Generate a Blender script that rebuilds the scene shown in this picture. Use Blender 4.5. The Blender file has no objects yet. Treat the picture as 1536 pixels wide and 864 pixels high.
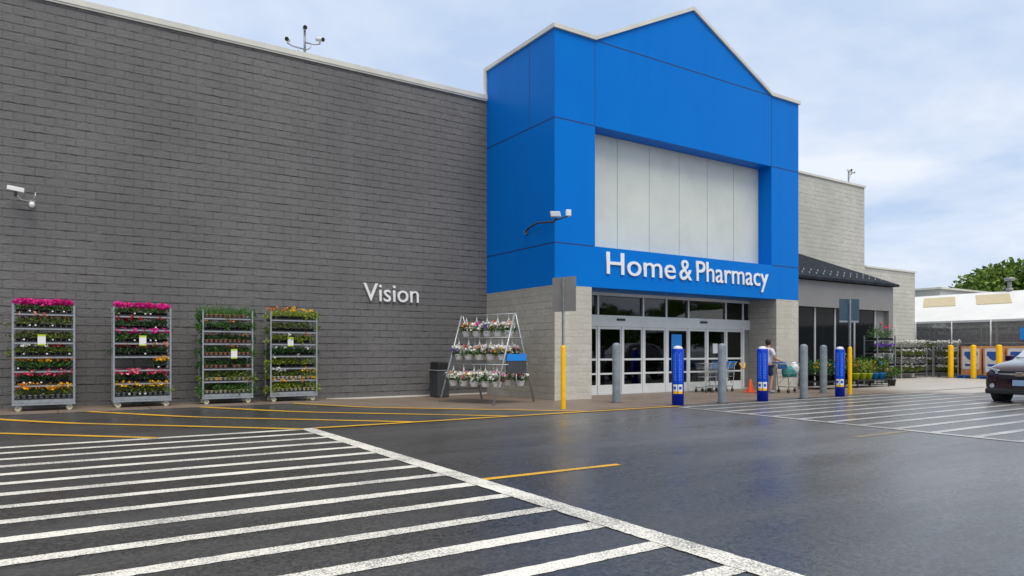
import bpy, bmesh, math, random
from mathutils import Vector, Matrix
U = 1.4                      # layout unit (camera height) in metres
R = math.radians
C = bpy.context.scene.collection
sc = bpy.context.scene

# ------------------------------------------------------------------ materials
def nmat(name):
    m = bpy.data.materials.new(name); m.use_nodes = True
    nt = m.node_tree; b = nt.nodes['Principled BSDF']
    return m, nt, b
def N(nt, t, **kw):
    n = nt.nodes.new(t)
    for k, v in kw.items():
        if k in n.inputs: n.inputs[k].default_value = v
        else: setattr(n, k, v)
    return n
def mixcol(nt, fac, a, b, mode='MIX'):
    n = nt.nodes.new('ShaderNodeMix'); n.data_type = 'RGBA'; n.blend_type = mode
    for sock, val in ((n.inputs[0], fac), (n.inputs[6], a), (n.inputs[7], b)):
        if hasattr(val, 'node'): nt.links.new(val, sock)
        else: sock.default_value = val if not isinstance(val, tuple) else (tuple(val) + (1,))[:4]
    return n.outputs[2]
def math_(nt, op, a, b=None, clamp=False):
    n = nt.nodes.new('ShaderNodeMath'); n.operation = op; n.use_clamp = clamp
    for i, val in enumerate((a, b)):
        if val is None: continue
        if hasattr(val, 'node'): nt.links.new(val, n.inputs[i])
        else: n.inputs[i].default_value = val
    return n.outputs[0]
def ramp(nt, src, stops):
    n = nt.nodes.new('ShaderNodeValToRGB'); e = n.color_ramp.elements
    while len(e) < len(stops): e.new(0.5)
    for el, (p, c) in zip(e, stops):
        el.position = p; el.color = (c, c, c, 1) if not isinstance(c, tuple) else (tuple(c) + (1,))[:4]
    nt.links.new(src, n.inputs[0]); return n.outputs[0]
def noise(nt, vec, scale, detail=4, rough=.55, dist=0):
    n = N(nt, 'ShaderNodeTexNoise'); n.inputs['Scale'].default_value = scale
    n.inputs['Detail'].default_value = detail; n.inputs['Roughness'].default_value = rough
    n.inputs['Distortion'].default_value = dist
    if vec is not None: nt.links.new(vec, n.inputs['Vector'])
    return n.outputs['Fac']
def objco(nt): return nt.nodes.new('ShaderNodeTexCoord').outputs['Object']
def bump(nt, b, h, strength=.3, dist=.01):
    n = nt.nodes.new('ShaderNodeBump'); n.inputs['Strength'].default_value = strength
    n.inputs['Distance'].default_value = dist; nt.links.new(h, n.inputs['Height'])
    nt.links.new(n.outputs[0], b.inputs['Normal'])
def simple(name, col, rough=.5, metal=0, var=.12, scale=6, bmp=0, spec=.5, coat=0, dirt=0):
    m, nt, b = nmat(name)
    co = objco(nt); f = noise(nt, co, scale)
    lo = tuple(c * (1 - var) for c in col); hi = tuple(min(1, c * (1 + var)) for c in col)
    c = mixcol(nt, ramp(nt, f, [(.3, 0.), (.7, 1.)]), lo, hi)
    if dirt:
        d = ramp(nt, noise(nt, co, scale * .35, 6, .7), [(.45, 0.), (.75, dirt)])
        c = mixcol(nt, d, c, (.09, .08, .07))
    nt.links.new(c, b.inputs['Base Color'])
    b.inputs['Roughness'].default_value = rough; b.inputs['Metallic'].default_value = metal
    b.inputs['Specular IOR Level'].default_value = spec; b.inputs['Coat Weight'].default_value = coat
    if bmp: bump(nt, b, noise(nt, co, scale * 6), bmp, .005)
    return m
def leafmat(name, a, b_, rough=.5):
    m, nt, b = nmat(name)
    g = nt.nodes.new('ShaderNodeNewGeometry')
    nt.links.new(mixcol(nt, g.outputs['Random Per Island'], a, b_), b.inputs['Base Color'])
    b.inputs['Roughness'].default_value = rough; b.inputs['Specular IOR Level'].default_value = .3
    return m
def nt_z(nt, vm):
    s_ = nt.nodes.new('ShaderNodeSeparateXYZ'); nt.links.new(vm.outputs[0], s_.inputs[0]); return s_.outputs[1]
def blockmat(name, c1, c2, mortar, msize, bmp, amount=.8, stain=None, rough=.85, wet=0, vert=.55):
    m, nt, b = nmat(name)
    co = objco(nt); sp = nt.nodes.new('ShaderNodeSeparateXYZ'); nt.links.new(co, sp.inputs[0])
    cb = nt.nodes.new('ShaderNodeCombineXYZ')
    nt.links.new(math_(nt, 'ADD', sp.outputs[0], sp.outputs[1]), cb.inputs[0]); nt.links.new(sp.outputs[2], cb.inputs[1])
    # slight wobble of the joints
    nw = nt.nodes.new('ShaderNodeTexNoise'); nw.inputs['Scale'].default_value = 5; nw.inputs['Detail'].default_value = 2
    nt.links.new(co, nw.inputs['Vector'])
    vm = nt.nodes.new('ShaderNodeVectorMath'); vm.operation = 'MULTIPLY_ADD'
    nt.links.new(nw.outputs['Color'], vm.inputs[0]); vm.inputs[1].default_value = (.03, .022, 0)
    nt.links.new(cb.outputs[0], vm.inputs[2])
    br = nt.nodes.new('ShaderNodeTexBrick'); nt.links.new(vm.outputs[0], br.inputs['Vector'])
    br.inputs['Scale'].default_value = 1; br.inputs['Brick Width'].default_value = .4064
    br.inputs['Row Height'].default_value = .2032; br.inputs['Mortar Size'].default_value = msize
    br.inputs['Mortar Smooth'].default_value = .3; br.inputs['Bias'].default_value = 0
    br.inputs['Color1'].default_value = (0, 0, 0, 1); br.inputs['Color2'].default_value = (1, 1, 1, 1)
    br.inputs['Mortar'].default_value = (.5, .5, .5, 1)
    col = mixcol(nt, br.outputs['Color'], c1, c2)
    # split face mottling, finer in height than in length
    mp = nt.nodes.new('ShaderNodeMapping'); mp.inputs['Scale'].default_value = (1, 1, 2.2); nt.links.new(co, mp.inputs[0])
    f1 = noise(nt, mp.outputs[0], 9, 6, .7); f2 = noise(nt, co, .35, 4)
    col = mixcol(nt, ramp(nt, f1, [(.3, .0), (.7, .55)]), col, tuple(x * .55 for x in c1))
    col = mixcol(nt, ramp(nt, f2, [(.38, .0), (.66, .7)]), col, stain or tuple(x * .7 for x in c1))
    mps = nt.nodes.new('ShaderNodeMapping'); mps.inputs['Scale'].default_value = (.8, .8, 7); nt.links.new(co, mps.inputs[0])
    col = mixcol(nt, ramp(nt, noise(nt, mps.outputs[0], 1.6, 6, .7), [(.48, 0.), (.72, .4)]), col, tuple(x * .6 for x in c1))
    mpd = nt.nodes.new('ShaderNodeMapping'); mpd.inputs['Scale'].default_value = (2.2, 2.2, .12); nt.links.new(co, mpd.inputs[0])
    col = mixcol(nt, ramp(nt, noise(nt, mpd.outputs[0], 1.0, 4, .6), [(.55, 0.), (.8, .22)]), col, tuple(min(1, x * 1.35) for x in c1))
    # joints show strongly only in places: deeper where the face stands proud
    jm = ramp(nt, noise(nt, mp.outputs[0], 1.7, 5, .75), [(.40, .06), (.62, 1.)])
    # bed joints read stronger than the head joints: second, bed-only line
    bed = math_(nt, 'PINGPONG', math_(nt, 'ADD', math_(nt, 'MULTIPLY', nt_z(nt, vm), 1.0), 0.0), .1016)
    bedm = math_(nt, 'LESS_THAN', bed, msize * 1.25)
    jf0 = math_(nt, 'MAXIMUM', math_(nt, 'MULTIPLY', br.outputs['Fac'], vert), bedm)
    jf = math_(nt, 'MULTIPLY', math_(nt, 'MULTIPLY', jf0, jm), amount)
    col = mixcol(nt, jf, col, mortar)
    nt.links.new(col, b.inputs['Base Color']); b.inputs['Roughness'].default_value = rough
    b.inputs['Specular IOR Level'].default_value = .3
    h = math_(nt, 'SUBTRACT', math_(nt, 'MULTIPLY', f1, .8), math_(nt, 'MULTIPLY', br.outputs['Fac'], .9))
    bump(nt, b, h, bmp, .03)
    return m

M = {}
M['greyblock'] = blockmat('grey_split_block', (.192, .186, .183), (.216, .209, .204), (.024, .024, .025), .012, .9, .95, rough=.7, vert=.16)
M['paleblock'] = blockmat('pale_split_block', (.60, .585, .52), (.68, .66, .59), (.24, .235, .215), .011, .3, .9)
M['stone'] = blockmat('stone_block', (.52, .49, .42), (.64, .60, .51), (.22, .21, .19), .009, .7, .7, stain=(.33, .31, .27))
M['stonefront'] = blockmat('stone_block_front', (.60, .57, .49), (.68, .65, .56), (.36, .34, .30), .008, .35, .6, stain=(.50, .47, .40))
M['coping'] = simple('coping_metal', (.70, .68, .60), .45, 0, .06, 2, dirt=.25)
def bluemat():
    m, nt, b = nmat('blue_panel')
    co = objco(nt); f = noise(nt, co, .5, 3)
    c = mixcol(nt, f, (.0, .165, .61), (.0, .182, .67))
    mpd = nt.nodes.new('ShaderNodeMapping'); mpd.inputs['Scale'].default_value = (2.5, 2.5, .12); nt.links.new(co, mpd.inputs[0])
    c = mixcol(nt, ramp(nt, noise(nt, mpd.outputs[0], 1.2, 5, .65), [(.5, 0.), (.8, .16)]), c, (.0, .10, .36))
    c = mixcol(nt, ramp(nt, noise(nt, co, .25, 2), [(.35, 0.), (.7, .3)]), c, (.0, .20, .60))
    nt.links.new(c, b.inputs['Base Color'])
    nt.links.new(ramp(nt, noise(nt, co, 1.3, 3), [(.3, .30), (.7, .38)]), b.inputs['Roughness'])
    b.inputs['Specular IOR Level'].default_value = .08
    b.inputs['Coat Weight'].default_value = .0
    bump(nt, b, noise(nt, co, .8, 2), .12, .02)
    return m
M['blue'] = bluemat()
M['joint'] = simple('panel_gap', (.004, .03, .13), .6)
M['whitepanel'] = simple('white_cladding', (.64, .67, .61), .5, 0, .04, 1.2, .05, dirt=.12)
M['panelgap'] = simple('cladding_gap', (.10, .11, .13), .6)
M['letter'] = simple('sign_letter', (.85, .85, .84), .35, 0, .02)
M['alu'] = simple('door_aluminium', (.76, .77, .74), .42, 0, .06, 3, dirt=.1)
M['darkalu'] = simple('dark_frame', (.02, .02, .022), .4)
M['mullion'] = simple('window_mullion', (.42, .43, .42), .45)
M['greyalu'] = simple('grey_frame', (.26, .27, .27), .4, .2)
M['steel'] = simple('galvanised_steel', (.36, .38, .39), .38, .55, .15, 12, .1)
M['greypaint'] = simple('grey_bollard_paint', (.21, .245, .27), .55, .0, .22, 5, .25, dirt=.5)
M['yellowpaint'] = simple('yellow_bollard_paint', (.95, .52, .0), .42, 0, .06, 6, .05, dirt=.16, spec=.25)
M['sleeve'] = simple('blue_sleeve', (.0, .022, .42), .4, 0, .1, 5, dirt=.05, spec=.2)
M['sleevetext'] = simple('sleeve_print', (.10, .25, .80), .5)
M['sleevepanel'] = simple('sleeve_panel', (.0, .075, .62), .4, spec=.2)
M['white'] = simple('white_plastic', (.82, .82, .80), .4, 0, .04)
M['black'] = simple('black_plastic', (.015, .015, .016), .5, 0, .2)
M['darkgrey'] = simple('dark_grey_plastic', (.05, .055, .06), .55)
M['rubber'] = simple('rubber', (.02, .02, .02), .8, 0, .2, 20, .2)
M['signback'] = simple('sign_back', (.27, .26, .245), .5, 0, .1, 4, dirt=.2)
M['signteal'] = simple('sign_back_teal', (.045, .085, .11), .4, .2, .1, 4)
M['orange'] = simple('cone_orange', (.85, .10, .01), .5, 0, .06)
M['brightblue'] = simple('poster_blue', (.01, .24, .75), .4, 0, .05)
M['orangeframe'] = simple('orange_frame', (.62, .30, .13), .6, 0, .15, 8)
M['pale'] = simple('pale_print', (.68, .70, .74), .5, 0, .15, 5)
M['navy'] = simple('navy_print', (.01, .09, .42), .5)
M['palletblue'] = simple('pallet_blue', (.01, .10, .42), .6, 0, .15)
M['fascia'] = simple('fascia_grey', (.22, .215, .21), .6, 0, .05, 1.5, .05)
M['canopyroof'] = simple('white_roof', (.70, .70, .68), .5, 0, .04, 1, dirt=.1)
M['tan'] = simple('tan_skylight', (.50, .42, .26), .6, 0, .1)
M['farwall'] = simple('far_wall', (.50, .50, .46), .7, 0, .06)
M['terracotta'] = simple('terracotta_pot', (.55, .25, .17), .7, 0, .2, 20)
M['cream'] = simple('cream_pot', (.70, .64, .42), .6, 0, .2, 20)
M['limepot'] = simple('lime_pot', (.52, .62, .03), .45)
M['bluepot'] = simple('blue_pot', (.01, .22, .62), .45)
M['teal'] = simple('teal_bag', (.01, .28, .25), .6, 0, .2, 10)
M['skin'] = simple('skin', (.48, .28, .19), .5, 0, .06)
M['hair'] = simple('hair', (.02, .014, .01), .7)
M['shirt'] = simple('shirt_cotton', (.66, .64, .66), .85, 0, .15, 9, .2)
M['shorts'] = simple('dark_shorts', (.015, .02, .045), .85)
M['shoe'] = simple('shoe', (.25, .25, .26), .7)
M['carpaint'] = simple('car_paint', (.030, .006, .012), .14, .3, .05, 2, coat=1)
M['chrome'] = simple('chrome', (.75, .76, .78), .12, 1, .03)
M['lamp'] = simple('headlight_lens', (.55, .60, .65), .08, .3, .1, 20, coat=1)
M['cladding'] = simple('car_cladding', (.02, .02, .022), .6)
M['plate'] = simple('plate', (.30, .42, .62), .5, 0, .25, 25)
M['bark'] = simple('bark', (.10, .075, .055), .9, 0, .3, 8, .5)
M['soil'] = simple('soil', (.03, .02, .015), .95)
M['interior'] = simple('interior_dark', (.02, .02, .022), .7, 0, .3, 1)
M['intfloor'] = simple('interior_floor', (.10, .09, .08), .4)
def shinglemat():
    m, nt, b = nmat('dark_shingle'); co = objco(nt)
    v = nt.nodes.new('ShaderNodeTexVoronoi'); v.inputs['Scale'].default_value = 5
    mp = nt.nodes.new('ShaderNodeMapping'); mp.inputs['Scale'].default_value = (1, 1.6, 1.6); nt.links.new(co, mp.inputs[0]); nt.links.new(mp.outputs[0], v.inputs['Vector'])
    c = mixcol(nt, v.outputs['Color'], (.010, .013, .018), (.030, .036, .046))
    nt.links.new(c, b.inputs['Base Color']); b.inputs['Roughness'].default_value = .85; b.inputs['Specular IOR Level'].default_value = .15
    bump(nt, b, v.outputs['Distance'], .6, .02); return m
M['shingle'] = shinglemat()
def glassmat(name, tint, rough=.03, alpha_t=1.0):
    m, nt, b = nmat(name)
    b.inputs['Base Color'].default_value = tint + (1,); b.inputs['Roughness'].default_value = rough
    b.inputs['Transmission Weight'].default_value = alpha_t; b.inputs['IOR'].default_value = 1.5
    co = objco(nt); bump(nt, b, noise(nt, co, .8, 2), .05, .02)
    return m
M['glass'] = glassmat('dark_glass', (.010, .012, .014), .04, 0)
M['glass'].node_tree.nodes['Principled BSDF'].inputs['IOR'].default_value = 1.18
M['tglass'] = glassmat('tinted_glass', (.16, .18, .19), .02, 1)
for k in ('tglass',):
    M[k].node_tree.nodes['Principled BSDF'].inputs['Coat Weight'].default_value = .25
LEAF = {
 'green': leafmat('leaf_green', (.025, .09, .012), (.09, .20, .03)),
 'dark': leafmat('leaf_dark', (.012, .05, .012), (.045, .12, .025)),
 'olive': leafmat('leaf_olive', (.07, .13, .015), (.20, .24, .04)),
 'lime': leafmat('leaf_lime', (.12, .20, .015), (.32, .38, .03)),
 'tree': leafmat('leaf_tree', (.055, .12, .015), (.18, .27, .035)),
 'purple': leafmat('leaf_purple', (.06, .02, .12), (.20, .10, .34)),
 'grey': leafmat('leaf_grey', (.18, .19, .18), (.46, .44, .42)),
}
FL = {
 'magenta': leafmat('petal_magenta', (.62, .01, .18), (.85, .06, .42)),
 'pink': leafmat('petal_pink', (.70, .03, .10), (.85, .25, .35)),
 'salmon': leafmat('petal_salmon', (.65, .16, .08), (.80, .42, .28)),
 'red': leafmat('petal_red', (.45, .01, .02), (.70, .06, .06)),
 'yellow': leafmat('petal_yellow', (.85, .42, .005), (.95, .62, .03)),
 'orange': leafmat('petal_orange', (.85, .24, .005), (.95, .48, .01)),
 'white': leafmat('petal_white', (.70, .70, .64), (.86, .86, .80)),
 'rust': leafmat('petal_rust', (.40, .12, .03), (.60, .28, .05)),
 'purple': leafmat('petal_purple', (.10, .02, .40), (.30, .12, .60)),
}

# ------------------------------------------------------------------ mesh builder
class MB:
    def __init__(s): s.v = []; s.f = []; s.mi = []; s.sm = []
    def add(s, vs, fs, mi=0, smooth=False):
        o = len(s.v); s.v += [tuple(p) for p in vs]
        for f in fs: s.f.append([o + i for i in f]); s.mi.append(mi); s.sm.append(smooth)
        return s
    def box(s, x0, y0, z0, x1, y1, z1, mi=0):
        v = [(x, y, z) for z in (z0, z1) for y in (y0, y1) for x in (x0, x1)]
        return s.add(v, [(0, 2, 3, 1), (4, 5, 7, 6), (0, 1, 5, 4), (2, 6, 7, 3), (0, 4, 6, 2), (1, 3, 7, 5)], mi)
    def obox(s, c, ax, ay, az, mi=0):   # centre and three half-axis vectors
        c, ax, ay, az = map(Vector, (c, ax, ay, az))
        v = [c + ax * i + ay * j + az * k for k in (-1, 1) for j in (-1, 1) for i in (-1, 1)]
        return s.add(v, [(0, 2, 3, 1), (4, 5, 7, 6), (0, 1, 5, 4), (2, 6, 7, 3), (0, 4, 6, 2), (1, 3, 7, 5)], mi)
    def tube(s, pts, r, n=8, mi=0, caps=True):
        pts = [Vector(p) for p in pts]; rs = r if isinstance(r, (list, tuple)) else [r] * len(pts)
        rings = []; prev = None
        for i, p in enumerate(pts):
            d = (pts[min(i + 1, len(pts) - 1)] - pts[max(i - 1, 0)])
            if d.length < 1e-9: d = Vector((0, 0, 1))
            d.normalize()
            a = prev if prev is not None else (Vector((0, 0, 1)) if abs(d.z) < .9 else Vector((1, 0, 0)))
            u = (a - d * a.dot(d)).normalized(); prev = u; w = d.cross(u)
            rings.append([p + (u * math.cos(2 * math.pi * k / n) + w * math.sin(2 * math.pi * k / n)) * rs[i] for k in range(n)])
        vs = [q for ring in rings for q in ring]; fs = []
        for i in range(len(pts) - 1):
            for k in range(n):
                k2 = (k + 1) % n; fs.append((i * n + k, i * n + k2, (i + 1) * n + k2, (i + 1) * n + k))
        s.add(vs, fs, mi, True)
        if caps:
            o = len(s.v) - len(vs)
            s.f.append([o + k for k in reversed(range(n))]); s.mi.append(mi); s.sm.append(False)
            s.f.append([o + (len(pts) - 1) * n + k for k in range(n)]); s.mi.append(mi); s.sm.append(False)
        return s
    def lathe(s, prof, c=(0, 0, 0), n=16, mi=0):
        vs = []; fs = []
        for r, z in prof:
            vs += [(c[0] + r * math.cos(2 * math.pi * k / n), c[1] + r * math.sin(2 * math.pi * k / n), c[2] + z) for k in range(n)]
        for i in range(len(prof) - 1):
            for k in range(n):
                k2 = (k + 1) % n; fs.append((i * n + k, i * n + k2, (i + 1) * n + k2, (i + 1) * n + k))
        return s.add(vs, fs, mi, True)
    def prismy(s, poly, y0, y1, mi=0):   # polygon in XZ, extruded along Y
        n = len(poly)
        vs = [(x, y0, z) for x, z in poly] + [(x, y1, z) for x, z in poly]
        fs = [tuple(range(n)), tuple(reversed(range(n, 2 * n)))] + [(i, i + n, (i + 1) % n + n, (i + 1) % n) for i in range(n)]
        return s.add(vs, fs, mi)
    def prismz(s, poly, z0, z1, mi=0):
        n = len(poly)
        vs = [(x, y, z0) for x, y in poly] + [(x, y, z1) for x, y in poly]
        fs = [tuple(reversed(range(n))), tuple(range(n, 2 * n))] + [(i, (i + 1) % n, (i + 1) % n + n, i + n) for i in range(n)]
        return s.add(vs, fs, mi)
    def leaves(s, c, r, n, size, rng, mi=0, asp=.55, up=.4, hollow=0, flat=False):
        for _ in range(n):
            while True:
                p = Vector((rng.uniform(-1, 1), rng.uniform(-1, 1), rng.uniform(-1, 1)))
                if flat or hollow < p.length < 1: break
            q = Vector((c[0] + p.x * r[0], c[1] + p.y * r[1], c[2] + p.z * r[2]))
            d = Vector((p.x + rng.gauss(0, .6), p.y + rng.gauss(0, .6), p.z * .6 + up + rng.gauss(0, .5)))
            if d.length < 1e-3: d = Vector((0, 0, 1))
            d.normalize(); t = Vector((rng.gauss(0, 1), rng.gauss(0, 1), rng.gauss(0, 1)))
            w = d.cross(t)
            if w.length < 1e-3: continue
            w.normalize(); L = size * rng.uniform(.6, 1.3); nn = d.cross(w) * L * .15
            s.add([q, q + d * L * .5 + w * L * asp * .5 + nn, q + d * L, q + d * L * .5 - w * L * asp * .5 + nn], [(0, 1, 2), (0, 2, 3)], mi)
        return s
    def build(s, name, mats, parent=None, world=True, bevel=0):
        me = bpy.data.meshes.new(name)
        off = Vector(parent.location) if (parent is not None and world) else Vector((0, 0, 0))
        if parent is not None and world and parent.parent is not None:
            off = Vector((0, 0, 0)); q = parent
            while q is not None: off += Vector(q.location); q = q.parent
        me.from_pydata([tuple(Vector(p) - off) for p in s.v], [], s.f)
        if not isinstance(mats, (list, tuple)): mats = [mats]
        for m in mats: me.materials.append(m)
        me.polygons.foreach_set('material_index', s.mi); me.polygons.foreach_set('use_smooth', s.sm)
        me.update()
        o = bpy.data.objects.new(name, me); C.objects.link(o)
        if parent is not None: o.parent = parent
        if bevel:
            b = o.modifiers.new('bevel', 'BEVEL'); b.width = bevel; b.segments = 2; b.limit_method = 'ANGLE'
        return o
def tag(o, label=None, cat=None, group=None, kind=None):
    if label: o['label'] = label
    if cat: o['category'] = cat
    if group: o['group'] = group
    if kind: o['kind'] = kind
    return o
def thing(name, label, cat, loc, rz=0, group=None):
    o = bpy.data.objects.new(name, None); C.objects.link(o); o.empty_display_size = .2
    o.location = loc; o.rotation_euler = (0, 0, rz)
    return tag(o, label, cat, group)
def kids(o): return [c for c in bpy.data.objects if c.parent == o]
def copy_tree(o, parent=None):
    c = o.copy(); C.objects.link(c)
    if parent is not None: c.parent = parent
    for ch in kids(o): copy_tree(ch, c)
    return c
def sstep(a, b, x):
    t = max(0, min(1, (x - a) / (b - a))); return t * t * (3 - 2 * t)
def g(x, y):      # ground height: a slight rise towards the wall on the left
    return .078 * sstep(5.4 * U, 3.6 * U, x) * sstep(11.2 * U, 13.2 * U, y) if x < 5.4 * U and y > 11.2 * U else 0.0

# ------------------------------------------------------------------ ground
def asphaltmat():
    m, nt, b = nmat('wet_asphalt'); co = objco(nt)
    f = noise(nt, co, 90, 3, .7); big = noise(nt, co, .22, 5, .6, .6)
    mp = nt.nodes.new('ShaderNodeMapping'); mp.inputs['Scale'].default_value = (.12, .8, 1); nt.links.new(co, mp.inputs[0])
    streak = noise(nt, mp.outputs[0], .9, 5, .65, .3)
    c = mixcol(nt, ramp(nt, f, [(.35, 0.), (.75, 1.)]), (.020, .019, .019), (.050, .047, .046))
    c = mixcol(nt, ramp(nt, big, [(.35, 0.), (.7, .7)]), c, (.018, .017, .017))
    v = nt.nodes.new('ShaderNodeTexVoronoi'); v.inputs['Scale'].default_value = 70; nt.links.new(co, v.inputs['Vector'])
    c = mixcol(nt, ramp(nt, v.outputs['Distance'], [(.0, .45), (.14, 0.)]), c, (.10, .096, .09))
    v2 = nt.nodes.new('ShaderNodeTexVoronoi'); v2.inputs['Scale'].default_value = 42; nt.links.new(co, v2.inputs['Vector'])
    c = mixcol(nt, .62, c, mixcol(nt, ramp(nt, v2.outputs['Color'], [(.15, 0.), (.9, 1.)]), (.006, .006, .006), (.10, .096, .092)))
    mid = noise(nt, co, 14, 4, .7)
    c = mixcol(nt, ramp(nt, mid, [(.35, 0.), (.7, .25)]), c, (.055, .052, .050))
    c = mixcol(nt, ramp(nt, streak, [(.47, 0.), (.68, .55)]), c, (.070, .067, .064))
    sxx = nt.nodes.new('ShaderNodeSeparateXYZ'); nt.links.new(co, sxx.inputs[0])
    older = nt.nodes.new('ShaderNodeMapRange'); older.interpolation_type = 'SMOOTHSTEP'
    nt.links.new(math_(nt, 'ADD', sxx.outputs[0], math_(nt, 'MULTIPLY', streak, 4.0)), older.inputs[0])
    older.inputs[1].default_value = 6.5; older.inputs[2].default_value = 12.5     # sky reflection painted into the asphalt colour, paler towards the right
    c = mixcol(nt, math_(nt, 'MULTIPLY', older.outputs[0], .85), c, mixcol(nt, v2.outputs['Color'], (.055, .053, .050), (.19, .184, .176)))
    cr = nt.nodes.new('ShaderNodeTexVoronoi'); cr.feature = 'DISTANCE_TO_EDGE'; cr.inputs['Scale'].default_value = .16
    wv = nt.nodes.new('ShaderNodeVectorMath'); wv.operation = 'MULTIPLY_ADD'; nzc = nt.nodes.new('ShaderNodeTexNoise'); nzc.inputs['Scale'].default_value = 1.5; nzc.inputs['Detail'].default_value = 6
    nt.links.new(co, nzc.inputs['Vector']); nt.links.new(nzc.outputs['Color'], wv.inputs[0]); wv.inputs[1].default_value = (1.2, 1.2, 0); nt.links.new(co, wv.inputs[2])
    nt.links.new(wv.outputs[0], cr.inputs['Vector'])
    ck = math_(nt, 'MULTIPLY', ramp(nt, cr.outputs['Distance'], [(.0, 1.), (.0018, 0.)]), ramp(nt, noise(nt, co, .25, 3), [(.5, 0.), (.6, .7)]))
    c = mixcol(nt, ck, c, (.012, .012, .012))
    nt.links.new(c, b.inputs['Base Color'])
    rr = math_(nt, 'ADD', ramp(nt, streak, [(.40, .22), (.62, .38)]), math_(nt, 'MULTIPLY', ramp(nt, big, [(.42, 0.), (.56, 1.)]), .06))
    nt.links.new(rr, b.inputs['Roughness']); b.inputs['Specular IOR Level'].default_value = 1.0
    hh = math_(nt, 'ADD', math_(nt, 'MULTIPLY', f, .5), v.outputs['Distance'])
    bump(nt, b, hh, .22, .004)
    return m
def paintmat(name, col, wear, speck, rough=.5):
    m, nt, b = nmat(name); co = objco(nt)
    f = noise(nt, co, 75, 2, .6); w = noise(nt, co, .9, 5, .65)
    sp = math_(nt, 'ADD', f, math_(nt, 'MULTIPLY', math_(nt, 'SUBTRACT', w, .5), .6))
    mask = ramp(nt, sp, [(speck - .10, 0.), (speck + .05, wear)])
    c = mixcol(nt, ramp(nt, w, [(.3, 0.), (.7, .3)]), col, tuple(x * .6 for x in col))
    c = mixcol(nt, mask, c, (.15, .147, .14))
    nt.links.new(c, b.inputs['Base Color']); b.inputs['Roughness'].default_value = rough
    bump(nt, b, f, .4, .004)
    return m
def concretemat():
    m, nt, b = nmat('brown_concrete'); co = objco(nt)
    f = noise(nt, co, .8, 6, .7); f2 = noise(nt, co, 40, 3)
    sx = nt.nodes.new('ShaderNodeSeparateXYZ'); nt.links.new(co, sx.inputs[0])
    far = nt.nodes.new('ShaderNodeMapRange'); nt.links.new(sx.outputs[0], far.inputs[0])
    far.inputs[1].default_value = 17 * U; far.inputs[2].default_value = 19 * U
    c0 = mixcol(nt, f, (.15, .108, .08), (.27, .21, .165)); c1 = mixcol(nt, f, (.42, .39, .35), (.60, .57, .53))
    c = mixcol(nt, far.outputs[0], c0, c1)
    c = mixcol(nt, ramp(nt, f2, [(.4, 0.), (.8, .4)]), c, (.10, .085, .07))
    br = nt.nodes.new('ShaderNodeTexBrick'); nt.links.new(co, br.inputs['Vector']); br.inputs['Scale'].default_value = 1
    br.inputs['Brick Width'].default_value = 1.8; br.inputs['Row Height'].default_value = 1.8; br.offset = 0
    br.inputs['Mortar Size'].default_value = .014
    c = mixcol(nt, math_(nt, 'MULTIPLY', br.outputs['Fac'], .7), c, (.05, .04, .035))
    nt.links.new(c, b.inputs['Base Color'])
    nt.links.new(ramp(nt, f, [(.3, .35), (.7, .62)]), b.inputs['Roughness'])
    bump(nt, b, f2, .2, .004); return m
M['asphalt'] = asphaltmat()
M['whitepaint'] = paintmat('white_road_paint', (.84, .81, .73), .9, .585)
M['oldpaint'] = paintmat('worn_white_paint', (.56, .55, .52), .85, .56, .3)
M['yellowline'] = paintmat('yellow_road_paint', (.80, .43, .01), .65, .60)
M['oldyellow'] = paintmat('worn_yellow_paint', (.30, .22, .07), .95, .50, .4)
M['concrete'] = concretemat()

def lines(a, b, fine0, fine1, step):
    xs = [-2500, -1200, -500, -200, -80, -45]; xs = [x for x in xs if x < fine0]
    x = fine0
    while x < fine1 - 1e-6: xs.append(x); x += step
    xs += [fine1] + [x for x in (80, 200, 500, 1200, 2500) if x > fine1]
    return xs
xs = lines(0, 0, -28, 56, .5); ys = lines(0, 0, -16, 32, .5)
mb = MB()
vs = [(x, y, g(x, y)) for y in ys for x in xs]; nx = len(xs)
fs = [(j * nx + i, j * nx + i + 1, (j + 1) * nx + i + 1, (j + 1) * nx + i) for j in range(len(ys) - 1) for i in range(nx - 1)]
mb.add(vs, fs); mb.sm = [True] * len(mb.f)
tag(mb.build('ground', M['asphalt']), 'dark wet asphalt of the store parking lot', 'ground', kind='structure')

def strip(mb, p0, p1, w, dz, mi=0, step=.5, rag=0):   # painted strip from p0 to p1, w wide, following the ground
    p0 = Vector((p0[0], p0[1], 0)); p1 = Vector((p1[0], p1[1], 0)); d = p1 - p0; L = d.length; d.normalize()
    nrm = Vector((-d.y, d.x, 0)) * w / 2; n = max(1, int(L / step)); vs = []; rg = random.Random(int(p0.y * 100) + 5)
    for i in range(n + 1):
        q = p0 + d * L * i / n
        for sg in (-1, 1): p = q + nrm * (sg * (1 + (rg.uniform(-rag, rag * .6) / w if rag else 0))); vs.append((p.x, p.y, g(p.x, p.y) + dz))
    mb.add(vs, [(2 * i, 2 * i + 2, 2 * i + 3, 2 * i + 1) for i in range(n)], mi)
def up_normals(mb):
    pass
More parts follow.
